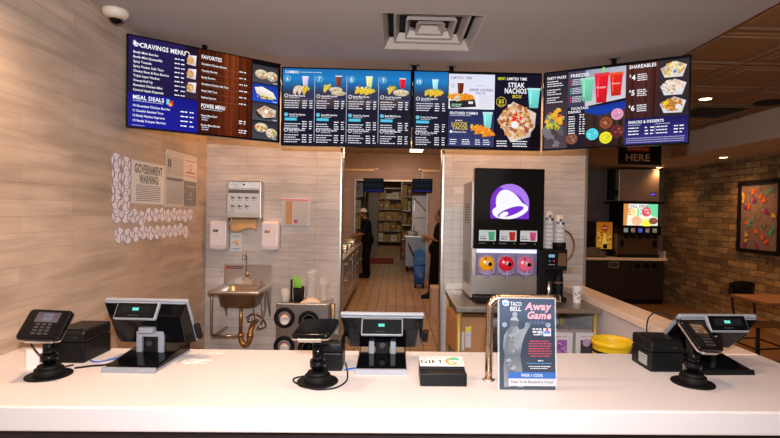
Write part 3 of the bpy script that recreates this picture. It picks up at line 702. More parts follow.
g.add(vs, fs, True); o = g.build('paper_towel', towel, t); o.modifiers.new('s', 'SOLIDIFY').thickness = .0015
def soap(x, label, c2):
    t = thing('soap_dispenser', label, 'dispenser', (x, Y0, 1.33), 0, 'soap dispensers by the sink')
    g = G(); g.prism([(0, -.105), (-.085, -.120), (-.098, -.08), (-.088, .12), (-.07, .136), (0, .136)], -.074, .074, 'x').build('cover', mat('pinkish_white_plastic', (.80, .70, .70), .35, var=.03), t, .02, seg=4)
    g = G(); g.prism([(-.02, -.135), (-.075, -.130), (-.092, -.108), (-.02, -.104)], -.045, .045, 'x').build('push_bar', lgrey, t, .006)
    p = Pic(.05, .03); p.rect(0, .004, .02, .026, (.05, .05, .06)); p.rect(.022, .004, .046, .026, c2); p.greek(.003, .012, .014, .005, (.7, .7, .7))
    o = p.build('label_print', printm, t); o.location = (-.018, -.0955, .045)
    G().box(-.078, -.03, -.10, .078, 0, .10).build('back_plate', grey, t, .004)
soap(-1.56, 'pinkish white soap dispenser left of the towel dispenser, with dark label', (.07, .07, .09))
soap(-1.105, 'pinkish white soap dispenser right of the towel dispenser, with orange label', (.7, .2, .05))
p = Pic(.105, .165); p.rect(0, 0, .105, .165, (.62, .62, .60)); p.rect(.006, .006, .099, .159, (.70, .70, .66)); p.greek(.02, .02, .07, .008, (.15, .25, .2)); p.greek(.02, .034, .06, .006, (.3, .4, .3))
p.blobs(.052, .085, .028, .02, [(.75, .40, .12), (.8, .5, .2), (.6, .3, .1)], 16, .012); p.greek(.012, .135, .08, .008, (.1, .2, .5)); p.greek(.03, .148, .05, .006, (.1, .2, .5))
o = p.build('handwash_card', printm, None, (.7, .7, .7)); o.location = (-1.43, Y0 - .0025, 1.27); tag(o, 'small hand-washing notice card between the two soap dispensers', 'notice')
t = thing('wall_mirror', 'square plate with a red strip along its top on the back wall', 'panel', (-.897, Y0, 1.553))
G().box(-.125, -.012, -.123, .125, 0, .123).build('frame', lgrey, t, .003)
p = Pic(.235, .23); p.rect(0, 0, .235, .23, (.50, .45, .40), (.44, .40, .37)); p.rect(.03, .02, .09, .23, (.48, .24, .10)); p.rect(.09, .03, .097, .23, (.62, .58, .52)); p.rect(0, 0, .235, .013, (.70, .05, .08)); p.greek(.01, .003, .21, .006, (.8, .35, .35))
p.disc(.12, .20, .018, (.45, .02, .12)); p.disc(.12, .19, .010, (.1, .2, .6))
o = p.build('face', printm, t); o.location = (0, -.0123, 0)
# sink
t = thing('hand_sink', 'wall-hung stainless hand sink with gooseneck tap and brass trap', 'sink', (-1.315, Y0, 0))
g = G(); g.box(-.215, -.018, .87, .215, 0, 1.07).box(-.215, -.03, 1.055, .215, 0, 1.075); g.build('backsplash', steel, t, .004)
g = G(); x0, x1, y0, y1 = -.205, .215, -.42, 0
ix0, ix1, iy0, iy1 = -.135, .15, -.34, -.085
def rr(x0, x1, y0, y1, z, r, n=4):
    out = []
    for cx, cy, a in ((x1 - r, y1 - r, 0), (x0 + r, y1 - r, 90), (x0 + r, y0 + r, 180), (x1 - r, y0 + r, 270)):
        for k in range(n + 1): w_ = math.radians(a + 90 * k / n); out.append((cx + r * math.cos(w_), cy + r * math.sin(w_), z))
    return out
def loft(g, loops, cap0=False, cap1=False):
    n = len(loops[0]); vs = [p for l in loops for p in l]
    g.add(vs, [(j * n + i, j * n + (i + 1) % n, (j + 1) * n + (i + 1) % n, (j + 1) * n + i) for j in range(len(loops) - 1) for i in range(n)], True)
    if cap0: g.add(loops[0], [tuple(range(n))])
    if cap1: g.add(loops[-1], [tuple(range(n))])
    return g
loft(g, [rr(x0, x1, y0, y1, .865, .015), rr(x0, x1, y0, y1, .897, .015), rr(x0 + .01, x1 - .01, y0 + .01, y1 - .005, .90, .015), rr(ix0 - .02, ix1 + .02, iy0 - .02, iy1 + .02, .888, .04), rr(ix0, ix1, iy0, iy1, .88, .05),
         rr(ix0 + .01, ix1 - .01, iy0 + .01, iy1 - .01, .77, .06), rr(-.02, .03, -.23, -.18, .755, .02)], cap1=True)
loft(g, [rr(x0, x1, y0, y1, .865, .015), rr(ix0 - .02, ix1 + .02, iy0 - .02, iy1 + .02, .862, .04), rr(ix0 - .008, ix1 + .008, iy0 - .008, iy1 + .008, .76, .06), rr(-.03, .04, -.24, -.17, .745, .03)], cap1=True)
g.build('basin', steel, t)
for x in (-.19, .20):
    g = G(); g.prism([(0, .87), (-.15, .87), (0, .60)], x - .006, x + .006, 'x').build('bracket', steel_dark, t)
g = G(); g.tube([(-.19, -.36, .87), (-.19, -.36, .60), (-.19, -.34, .52), (-.19, -.2, .50), (-.19, 0, .50)], .012).tube([(-.19, -.35, .515), (.02, -.35, .515)], .010).build('support_tube', steel_dark, t)
g = G(); g.cyl((0, -.03, .985), (0, -.05, .985), .022, n=16).tube([(0, -.05, .985), (0, -.07, 1.02), (0, -.07, 1.14), (0, -.09, 1.185), (0, -.14, 1.19), (0, -.16, 1.15)], .009, 10).cyl((0, -.16, 1.155), (0, -.16, 1.13), .012, n=12).build('tap', chrome, t)
for x in (-.05, .05): G().cyl((x * .5, -.045, .955), (x * .9, -.06, .95), .010, n=10).build('tap_handle', chrome, t)
p = Pic(.15, .022); p.rect(0, 0, .15, .022, (.05, .04, .04)); p.rect(.0, 0, .04, .022, (.5, .03, .02)); p.greek(.045, .007, .1, .008, (.6, .4, .35)); o = p.build('warning_label', printm, t); o.location = (-.12, -.0303, 1.045)
g = G(); g.cyl((0, -.20, .75), (0, -.20, .50), .016, n=12).tube([(0, -.20, .50), (0, -.20, .46), (.02, -.2, .41), (.06, -.2, .41), (.08, -.2, .46), (.08, -.18, .52), (.08, -.1, .56), (.08, 0, .56)], .022, 10).cyl((0, -.20, .50), (0, -.20, .47), .028, n=12).cyl((.08, -.19, .50), (.08, -.2, .46), .028, n=12).build('drain_trap', copper, t)
g = G()
for x in (.06, .13): g.tube([(x, -.05, .93), (x + .02, -.12, .75), (x + .03, -.1, .6), (x + .02, 0, .55)], .006, 6)
g.tube([(.03, -.12, .62), (.10, -.15, .66), (.16, -.1, .60), (.17, -.04, .52), (.10, -.08, .5)], .008, 6).tube([(.17, -.1, .85), (.18, -.1, .7), (.15, -.12, .56)], .01, 6).build('supply_pipes', mat('copper_pipe', (.35, .2, .12), .4, .8), t)
for x, z in ((.06, .60), (.15, .54)): G().ball((x, -.15, z), .022, 10, (1.2, .7, .8)).build('stop_valve', steel_dark, t)

# ------------------------------------------------------------------ cup dispenser cabinet and what stands on it
cx0, cx1, cy0, cy1, cz = -.985, -.545, 4.0, Y0 - .002, .785
t = thing('cup_cabinet', 'stainless cup dispenser cabinet beside the doorway with round black cup ports', 'cabinet', (cx0, cy0, 0))
cw = cx1 - cx0
G().box(0, 0, .04, cw, cy1 - cy0, cz).build('body', steel, t, .006)
for k, (hx, hz, d) in enumerate(((.072, .665, 1), (.275, .64, 0), (.072, .425, 1), (.275, .41, 0))):
    g = G(M=Matrix.Translation((hx, 0, hz)) @ Matrix.Rotation(PI / 2, 4, 'X')); g.lathe([(.055, 0), (.085, .0), (.088, .006), (.080, .014), (.060, .012), (.052, -.001)], n=28)
    rg = g.build('port_ring', blackm, t)
    g = G(M=Matrix.Translation((hx, 0, hz)) @ Matrix.Rotation(PI / 2, 4, 'X')); g.lathe([(.0001, .001), (.058, .001), (.058, .002), (.0001, .002)], n=20); g.build('port_membrane', mat('clear_grey_ring', (.25, .24, .25), .3), rg)
    if d:
        g = G(M=Matrix.Translation((hx, -.002, hz)) @ Matrix.Rotation(PI / 2 + .15, 4, 'X') @ Matrix.Rotation(.25, 4, 'Y')); g.lathe([(.040, .0), (.036, .06), (.0345, .075), (.030, .075), (.0295, .070), (.0001, .070)], n=24)
        c = g.build('paper_cup', cupw); tag(c, 'white paper cup sticking out of the %s left port of the cup cabinet' % ('upper' if hz > .5 else 'lower'), 'cup', 'cups in the cup cabinet'); c.location = (cx0, cy0, 0)
        g = G(M=Matrix.Translation((hx, -.002, hz)) @ Matrix.Rotation(PI / 2 + .15, 4, 'X') @ Matrix.Rotation(.25, 4, 'Y')); g.lathe([(.0408, .004), (.0395, .022)], n=24).build('printed_band', mat('cup_print', (.45, .08, .12), .5), c)
    else:
        G(M=Matrix.Translation((hx, 0, hz)) @ Matrix.Rotation(PI / 2, 4, 'X')).lathe([(.0001, .0022), (.05, .0022), (.0001, .003)], n=20).build('port_opening', blackg, t)
t = thing('straw_caddy', 'black square caddy full of bright green straws on the cup cabinet', 'caddy', (-.82, 4.12, cz))
loft(G(), [rr(-.038, .038, -.038, .038, 0, .008), rr(-.042, .042, -.042, .042, .12, .008), rr(-.038, .038, -.038, .038, .12, .006), rr(-.035, .035, -.035, .035, .01, .006)], True, True).build('holder', blackm, t)
for k in range(14):
    a = random.uniform(-.03, .03); b = random.uniform(-.03, .03); g = G(); g.cyl((a * .8, b * .8, .012), (a * 1.2 - .02, b, .20 + random.uniform(-.02, .02)), .0045, n=8).build('straw', green, t)
t = thing('lid_stack', 'tall stack of clear plastic lids in film beside the green straws', 'lids', (-.722, 4.14, cz))
g = G(); z = 0
for k in range(26): g.lathe([(.028, z), (.041, z + .001), (.042, z + .006), (.030, z + .008)], n=18); z += .0095
g.build('lids', mat('clear_lids', (.8, .77, .75), .25, alpha=.75, var=.08), t)
vs = []; fs = []; rl = random.Random(5)
for j in range(9):
    for i in range(14):
        a = 2 * PI * i / 14; r = .0435 + .010 * rl.random(); vs.append((r * math.cos(a) + .01, r * math.sin(a), .002 + j * .033))
for j in range(8):
    for i in range(14): fs.append((j * 14 + i, j * 14 + (i + 1) % 14, (j + 1) * 14 + (i + 1) % 14, (j + 1) * 14 + i))
G().add(vs, fs).build('film_bag', mat('crinkled_film', (1, .85, .75), .12, alpha=.25, var=.2), t)
t = thing('film_bag', 'open crumpled bag of clear lids at the right end of the cup cabinet', 'bag', (-.612, 4.15, cz))
vs = []; fs = []
for j in range(8):
    for i in range(14):
        a = 2 * PI * i / 14; r = .036 + .022 * rl.random(); vs.append((r * math.cos(a) * (1.1 - j * .03), r * math.sin(a), .002 + j * .028 + .015 * rl.random()))
for j in range(7):
    for i in range(14): fs.append((j * 14 + i, j * 14 + (i + 1) % 14, (j + 1) * 14 + (i + 1) % 14, (j + 1) * 14 + i))
G().add(vs, fs).build('film', mat('crinkled_film', (0, 0, 0)), t)
g = G(); z = .002
for k in range(16): g.lathe([(.020, z), (.030, z + .001), (.031, z + .006), (.022, z + .008)], n=16); z += .0095
g.build('lids', MATS['clear_lids'], t)
t = thing('straw_rack', 'thin black upright rack post between the clear tumbler and green straws', 'rack', (-.88, 4.10, cz))
G().box(-.008, -.008, 0, .008, .008, .19).build('upright', blackm, t, .002); G().box(-.012, -.03, 0, .012, .03, .006).build('foot', blackm, t)
t = thing('glass_jar', 'clear plastic tumbler with frosted contents at the left of the cup cabinet', 'cup', (-.925, 4.07, cz))
G().lathe([(.028, 0), (.034, .004), (.038, .11), (.036, .11), (.031, .006)], n=24).build('tumbler', clearc, t); G().lathe([(.029, .007), (.033, .06), (.0001, .065)], n=20).build('contents', mat('frosted', (.7, .66, .64), .6), t)
vs = []; fs = []
for i in range(15):
    for j in range(8):
        u = i / 14; v = j / 7; vs.append((u * .17, v * .10 - .012 * math.sin(u * 6), .003 + .030 * math.sin(PI * v) * math.sin(PI * u) * (1.2 + .4 * math.sin(i * 2.1 + j))))
for i in range(14):
    for j in range(7): a = i * 8 + j; fs.append((a, a + 1, a + 9, a + 8))
o = G().add(vs, fs, True).build('crumpled_wrap', mat('pale_wrap', (.75, .62, .52), .7)); o.modifiers.new('s', 'SOLIDIFY').thickness = .001; o.location = (-.79, 4.01, cz + .001); tag(o, 'crumpled pale paper wrap lying on the front edge of the cup cabinet', 'wrap')
g = G()
for k in range(14): g.lathe([(.030, .30 + k * .028), (.038, .302 + k * .028), (.034, .327 + k * .028)], n=18)
t = thing('cup_sleeve', 'tall steel-sided tube of nested cups between the cup cabinet and doorway', 'cups', (-.528 + 0, 4.15, 0)); 
g = G(M=Matrix.Scale(.5, 4, (1, 0, 0))); g.cyl((0, 0, 0), (0, 0, .76), .038, n=20).build('tube', steel, t)
for k in range(4): G(M=Matrix.Scale(.5, 4, (1, 0, 0))).lathe([(.0385, .12 + k * .16), (.041, .125 + k * .16), (.0385, .13 + k * .16)], n=20).build('rim', chrome, t)

# ------------------------------------------------------------------ stainless work table on the right
t = thing('work_table', 'stainless steel work table under the frozen drink machine', 'table', (.465, 3.50, 0))
tw = 1.555 - .465; td = Y0 - .006 - 3.50
G().box(0, 0, .832, tw, td, .87).build('table_top', steel_dark, t, .004)
G().box(0, td - .012, .87, tw, td, .93).build('rear_upstand', steel, t, .003)
for x, y in ((.03, .04), (tw - .03, .04), (.03, td - .05), (tw - .03, td - .05)):
    l = G().cyl((x, y, .03), (x, y, .835), .019, n=12).build('leg', brass, t); G().cyl((x, y, 0), (x, y, .03), .024, n=12).build('foot', blackm, l)
G().box(.012, .03, .46, tw - .012, td - .03, .475).build('lower_shelf', steel_dark, t)
g = G()
for k in range(22): g.cyl((.02 + k * (tw - .04) / 21, .04, .478), (.02 + k * (tw - .04) / 21, td - .04, .478), .003, n=5)
g.build('shelf_wires', steel_dark, t)
def carton(name, x, y, z, w, d, h, rz, m, label, group=None, extras=None):
    t = thing(name, label, 'box', (x, y, z), rz, group)
    G().box(-w / 2, -d / 2, 0, w / 2, d / 2, h).build('body', m, t, .003)
    G().box(-w / 2 - .0006, -.012, h - .06, w / 2 + .0006, .012, h + .0008).build('tape', mat('parcel_tape', (.45, .3, .16), .3), t)
    return t
t = carton('cardboard_box', .60, 3.80, .484, .27, .40, .29, .09, card, 'large brown cardboard box with white labels on the left of the lower shelf')
p = Pic(.05, .14); p.rect(0, 0, .05, .14, (.62, .60, .62)); p.rect(.008, .05, .02, .12, (.15, .15, .17)); p.greek(.005, .02, .04, .008, (.2, .2, .25)); o = p.build('label', printm, t); o.location = (-.10, -.2008, .11)
p = Pic(.045, .16); p.rect(0, 0, .045, .16, (.60, .58, .62)); p.poly([(0, .02), (0, .05), (.045, .02), (.045, -.01)], (.75, .65, .02)); p.greek(.005, .06, .035, .008, (.3, .3, .4)); o = p.build('label', printm, t); o.location = (-.045, -.2008, .14)
def whitebox(x, w, label, art):
    t = carton('white_carton', x, 3.66, .484, w, .26, .20, 0, mat('white_carton', (.66, .64, .66), .6, var=.05), label, 'white cartons on the lower shelf')
    p = Pic(w - .01, .19)
    if art: p.rect(.045, .05, .12, .165, (.35, .12, .45)); p.blobs(.082, .11, .032, .045, [(.6, .3, .65), (.2, .05, .3), (.75, .6, .8), (.3, .1, .45)], 26, .014)
    else: p.rect(.03, .05, .12, .17, (.05, .04, .05)); p.disc(.075, .07, .03, (.5, .3, .55))
    p.greek(.03, .02, .09, .010, (.5, .3, .4)); p.ring(.08, .03, .03, .002, (.3, .3, .3), 0, PI)
    o = p.build('print', printm, t); o.location = (0, -.1308, .10)
whitebox(1.27, .17, 'white carton with purple picture on the right of the lower shelf', True)
whitebox(1.46, .165, 'white carton with dark picture at the right end of the lower shelf', False)
o = G(M=Matrix.Translation((1.07, 3.72, .484))).ball((0, 0, .075), .075, 14, (1.3, 1.2, 1)).build('plastic_bag', mat('grey_bag', (.10, .10, .12), .35, alpha=.9, bump=.8)); tag(o, 'dark translucent plastic bag between the boxes on the lower shelf', 'bag')

# ------------------------------------------------------------------ frozen drink machine
MX0, MX1, MY = .615, 1.205, 3.78
t = thing('frozen_drink_machine', 'tall frozen drink machine with lit purple bell logo and three drink barrels', 'drink machine', (MX0, MY, .87))
mw = MX1 - MX0; mh = 1.06
g = G(); g.box(.0, .05, .012, mw - .0, 4.27 - MY, mh - .10); g.build('body', steel_dark, t, .006)
for sx in (-.0005, ):
    g = G()
    for zz in (.12, .62):
        for j in range(8):
            for i in range(7): g.cyl((-.001, .16 + i * .035, zz + j * .022), (.0005, .16 + i * .035, zz + j * .022), .007, n=6)
    g.build('side_vents', blackm, t)
G().box(.012, -.03, .42, mw - .02, .05, mh).build('display_door', blackg, t, .006)
G().box(mw - .055, -.03, .0, mw + .0, .05, .42).build('right_trim', blackm, t, .004)
G().box(0, .0, .05, mw - .055, .05, .205).build('drip_panel', steel, t, .004)
G().box(.02, -.10, .0, mw - .04, .05, .045).build('drip_tray', blackm, t, .008)
m_glow = mat('lit_white_panel', (.6, .6, .7), .4, emit=(.62, .68, 1), es=.9, var=0)
G().box(.035, .0, .205, mw - .06, .05, .42).build('barrel_panel', mat('violet_grey_panel', (.20, .17, .28), .4), t, .003); G().box(.04, -.004, .385, mw - .065, .0, .415).build('light_strip', m_glow, t, .001)
G().box(0, -.02, .205, .035, .05, .42).build('left_trim', steel, t, .003)
# logo
p = Pic(.33, .30); PU = (.20, .03, .62); PU2 = (.42, .20, .85); WH = (.95, .95, 1.0)
out = [(.012, .285), (.008, .16), (.03, .085), (.085, .03), (.165, .008), (.24, .028), (.295, .085), (.318, .16), (.318, .285)]
def smooth(P, a=0, b=None, n=5):
    m = len(P); R = []
    for i in range(m):
        A, B, C_, D = [Vector((q[0], q[1], 0)) for q in (P[i - 1], P[i], P[(i + 1) % m], P[(i + 2) % m])]
        for k in range(n):
            t_ = k / n; q = .5 * ((2 * B) + (C_ - A) * t_ + (2 * A - 5 * B + 4 * C_ - D) * t_ * t_ + (3 * B - A - 3 * C_ + D) * t_ ** 3); R.append((q.x, q.y))
    return R
out = [(.012, .285), (.008, .16)] + [(.163 - .155 * math.cos(w_), .16 - .152 * math.sin(w_)) for w_ in [PI * i / 16 for i in range(1, 16)]] + [(.318, .16), (.318, .285)]
p.poly(out[::-1], PU)
p.poly(([(.163 - .155 * math.cos(w_), .16 - .152 * math.sin(w_)) for w_ in [PI * i / 16 for i in range(5, 16)]] + [(.318, .16), (.316, .20), (.25, .11), (.17, .065)])[::-1], PU2)
bell = [(.030, .245), (.028, .215), (.055, .19), (.052, .15), (.062, .10), (.095, .062), (.135, .055), (.185, .075), (.225, .11), (.262, .155), (.295, .175), (.310, .195), (.300, .225), (.25, .262), (.18, .285), (.10, .285), (.05, .27)]
p.poly(smooth(bell)[::-1], WH)
hole = [(.055 + .0, .255), (.09, .235), (.15, .215), (.21, .195), (.27, .185), (.285, .195), (.26, .225), (.20, .255), (.13, .272), (.075, .27)]
p.poly([(.172 + .108 * math.cos(w_) * math.cos(.34) + .030 * math.sin(w_) * math.sin(.34), .228 - .108 * math.cos(w_) * math.sin(.34) + .030 * math.sin(w_) * math.cos(.34)) for w_ in [2 * PI * i / 28 for i in range(28)]][::-1], PU)
p.poly([(.118 + .036 * math.cos(w_), .252 + .020 * math.sin(w_) - .012 * math.cos(w_)) for w_ in [2 * PI * i / 18 for i in range(18)]][::-1], WH)
o = p.build('bell_logo', litb, t); o.location = (.295, -.0305, .795)
for k, (c1, c2) in enumerate((((.12, .50, .30), (.75, .85, .8)), ((.65, .05, .04), (.85, .75, .75)), ((.75, .10, .25), (.85, .75, .8)))):
    p = Pic(.135, .085); p.rect(0, 0, .135, .085, c2, (.85, .85, .85)); p.poly([(.075, .012), (.082, .08), (.122, .08), (.128, .012)], [c1, tuple(x * .8 for x in c1), c1, tuple(x * 1.3 for x in c1)]); p.greek(.01, .045, .05, .010, (.25, .25, .3)); p.greek(.01, .062, .055, .012, (.1, .1, .12))
    o = p.build('flavour_card', litd, t); o.location = (.12 + k * .165, -.0305, .525)
    p = Pic(.14, .015); p.greek(0, .003, .06, .007, (.25, .25, .28)); p.rect(.118, .003, .126, .011, (.2, .5, .1)); o = p.build('status_text', litd, t); o.location = (.12 + k * .165, -.0305, .462)
for k, c in enumerate(((.85, .38, .01), (.70, .015, .04), (.80, .14, .26))):
    x = .122 + k * .155; z = .30
    g = G(M=Matrix.Translation((x, 0, z)) @ Matrix.Rotation(PI / 2, 4, 'X')); g.lathe([(.062, -.01), (.060, .035), (.045, .045), (.0001, .048)], n=28)
    b = g.build('barrel', mat('drink_' + 'oyr'[k], c, .2, var=.15, vs=60, emit=c, es=.12), t)
    g = G(M=Matrix.Translation((x, 0, z)) @ Matrix.Rotation(PI / 2, 4, 'X')); g.lathe([(.062, .0), (.072, .0), (.072, .02), (.064, .03), (.062, .02)], n=28); g.build('barrel_ring', mat('violet_clear_ring', (.55, .45, .75), .2, alpha=.7), b)
    G().box(x - .07, -.015, z - .078, x + .07, 0, z + .078).build('face_plate', mat('face_plate', (.50, .45, .72), .25, alpha=.5), b, .012)
    g = G(); g.tube([(x - .062, -.02, z - .05), (x - .03, -.055, z - .075), (x + .03, -.055, z - .075), (x + .062, -.02, z - .05)], .010, 8).cyl((x, -.05, z - .06), (x, -.05, z - .11), .014, .011, n=12).box(x - .012, -.07, z - .075, x + .012, -.05, z - .05).build('tap_spout', mat('violet_clear', (.50, .42, .75), .2, alpha=.75), b)
    g = G(); g.cyl((x + .018, -.048, z + .0), (x + .018, -.068, z + .0), .015, n=14).cyl((x - .015, -.048, z + .042), (x - .015, -.056, z + .042), .007, n=10).build('centre_knob', blackg, b)
    G().box(x - .006, -.06, z - .005, x + .012, -.048, z + .02).build('centre_label', white, b)
# hot drink dispenser with cups on top, to the right of the machine
t = thing('beverage_brewer', 'black and bronze beverage brewer beside the frozen drink machine', 'brewer', (1.225, 3.80, .87))
G().box(0, .08, 0, .17, .36, .42).build('body', blackm, t, .008)
G().box(-.005, 0, .25, .175, .10, .42).build('head', blackm, t, .008)
p = Pic(.075, .11); p.rect(0, 0, .075, .11, (.01, .01, .015)); p.rect(.012, .012, .062, .036, (.35, .65, .95)); p.disc(.02, .065, .008, (.02, .25, .6)); p.disc(.055, .065, .008, (.8, .04, .02)); p.greek(.012, .09, .05, .008, (.4, .4, .4)); o = p.build('control_panel', litd, t); o.location = (.045, -.0008, .335)
G().box(.10, -.004, .285, .165, 0, .39).build('brass_plate', mat('bronze_panel', (.22, .12, .06), .35, .6), t, .003)
G().cyl((.05, .04, .25), (.05, .04, .21), .022, .016, n=14).build('spout', blackm, t)
G().box(-.0, -.02, 0, .17, .10, .03).build('base_tray', blackm, t, .006)
t = thing('steel_pitcher', 'narrow steel pitcher under the spout of the brewer', 'pitcher', (1.262, 3.835, .9)); G().lathe([(.020, 0), (.022, .002), (.026, .13), (.024, .13), (.019, .004)], n=20).build('body', steel, t)
t = thing('black_airpot', 'black round flask standing at the right under the brewer head', 'flask', (1.345, 3.845, .9)); G().lathe([(.036, 0), (.038, .01), (.038, .15), (.025, .18), (.022, .20)], n=24).build('body', blackm, t); G().lathe([(.0385, .11), (.0385, .125)], n=24).build('band', mat('brown_band', (.2, .08, .04), .5), t)
mcp = attrmat('cup_printed', 0)
def papercup(name, label, x, y, z, n=1, group=None):
    t = thing(name, label, 'cup', (x, y, z), random.uniform(0, .3), group)
    g = G()
    g.lathe([(.030, 0), (.030, .002), (.043, .122), (.0445, .124), (.0445, .128), (.042, .128), (.0415, .12), (.028, .006), (.0001, .006)], n=28).build('body', cupw, t)
    g = G()
    g.cm = 0
    for a0, z0, s_ in ((-2.2, .075, 1), (-1.5, .09, 1.1), (-1.0, .06, .9), (-1.75, .045, .9)):
        pts = []; r = .030 + .013 * z0 / .122 + .0008
        for i in range(10):
            w_ = 2 * PI * i / 10; aa = a0 + .35 * s_ * math.cos(w_) + .15 * math.sin(w_ * 2); zz = z0 + .013 * s_ * math.sin(w_ + .5); rr_ = .030 + .013 * zz / .122 + .0009
            pts.append((rr_ * math.cos(aa), rr_ * math.sin(aa), zz))
        g.add(pts, [tuple(range(10))])
    g.build('swirl_print', mat('cup_ink', (.06, .04, .06), .6), t)
    return t
papercup('paper_cup', 'single white paper cup with dark print standing on the steel table', 1.462, 3.745, .87)
def cupstack(x, y, z, n, label):
    t = thing('cup_stack', label, 'cups', (x, y, z), 0, 'inverted cup stacks on the brewer')
    g = G(); g2 = G()
    for k in range(n):
        z0 = k * .017; g.lathe([(.044, z0), (.0455, z0 + .002), (.0455, z0 + .006), (.043, z0 + .007), (.0405, z0 + .017)], n=22)
        if k % 2: g2.add([(.0447 * math.cos(a), .0447 * math.sin(a), z0 + .0085 + .003 * math.sin(5 * a)) for a in [-2.6 + .3 * i for i in range(6)]] + [(.0437 * math.cos(a), .0437 * math.sin(a), z0 + .0125) for a in [-2.6 + .3 * i for i in range(6)][::-1]], [tuple(range(12))])
    z0 = n * .017; g.lathe([(.0435, z0), (.030, z0 + .105), (.029, z0 + .104), (.0001, z0 + .102)], n=22)
    for a0, zz in ((-1.6, .06), (-2.3, .04), (-1.1, .035)):
        g2.add([((.0442 - .13 * (zz + .014 * math.sin(w_)) ) * math.cos(a0 + .4 * math.cos(w_)), (.0442 - .13 * (zz + .014 * math.sin(w_))) * math.sin(a0 + .4 * math.cos(w_)), z0 + zz + .014 * math.sin(w_)) for w_ in [2 * PI * i / 10 for i in range(10)]], [tuple(range(10))])
    g.build('nested_cups', cupw, t); g2.build('printed_swirls', MATS['cup_ink'], t)
cupstack(1.285, 3.93, 1.29, 12, 'taller rear stack of upside-down white cups on the brewer')
t = thing('cup_ring_holder', 'black cup holder ring on the brewer top under the front cup stack', 'holder', (1.345, 3.845, 1.29)); G().lathe([(.045, 0), (.052, 0), (.053, .05), (.049, .055), (.047, .004)], n=24).build('ring', blackm, t)
cupstack(1.345, 3.845, 1.2935, 10, 'nearer stack of upside-down white cups in the black holder ring')
o = G().tube([(1.39, 4.0, 1.41), (1.45, 4.1, 1.44), (1.57, 4.22, 1.40), (1.63, 4.27, 1.30), (1.60, 4.27, 1.19), (1.50, 4.2, 1.13), (1.39, 4.05, 1.12)], .009, 8).build('supply_hose', mat('brown_hose', (.33, .14, .07), .5)); tag(o, 'brown hose looping out beside the brewer on the right back wall', 'hose')
t = thing('wall_outlet', 'small tan outlet plate low on the back wall above the steel table', 'outlet', (1.565, Y0, 1.06)); G().box(-.09, -.008, -.035, .09, 0, .035).build('plate', mat('tan_plate', (.45, .36, .28), .5), t, .003)
for x in (-.045, .045): G().box(x - .016, -.0095, -.022, x + .016, -.008, .022).build('socket', mat('tan_socket', (.3, .24, .18), .5), t, .001)
t = thing('salt_shaker', 'small clear shaker with steel top behind the bent steel tube', 'shaker', (1.06, 3.60, .87)); G().lathe([(.013, 0), (.014, .035), (.010, .04)], n=14).build('body', clearc, t); G().lathe([(.011, .038), (.011, .05), (.004, .058)], n=14).build('cap', chrome, t)
t = thing('waste_bin', 'round yellow bin with a black band beside the half-height wall', 'bin', (1.435, 3.07, 0))
G().lathe([(.10, 0), (.103, .01), (.117, .72), (.128, .725), (.129, .757), (.123, .757), (.118, .73), (.10, .02), (.0001, .02)], n=40).build('bucket', yellow, t)
G().lathe([(.1175, .68), (.122, .68), (.122, .694), (.1175, .694)], n=40).build('band', blackm, t)
for a in (-2.2, -.8): G().cyl((.118 * math.cos(a), .118 * math.sin(a), .60), (.120 * math.cos(a), .120 * math.sin(a), .685), .005, n=8).build('band_strut', blackm, t)

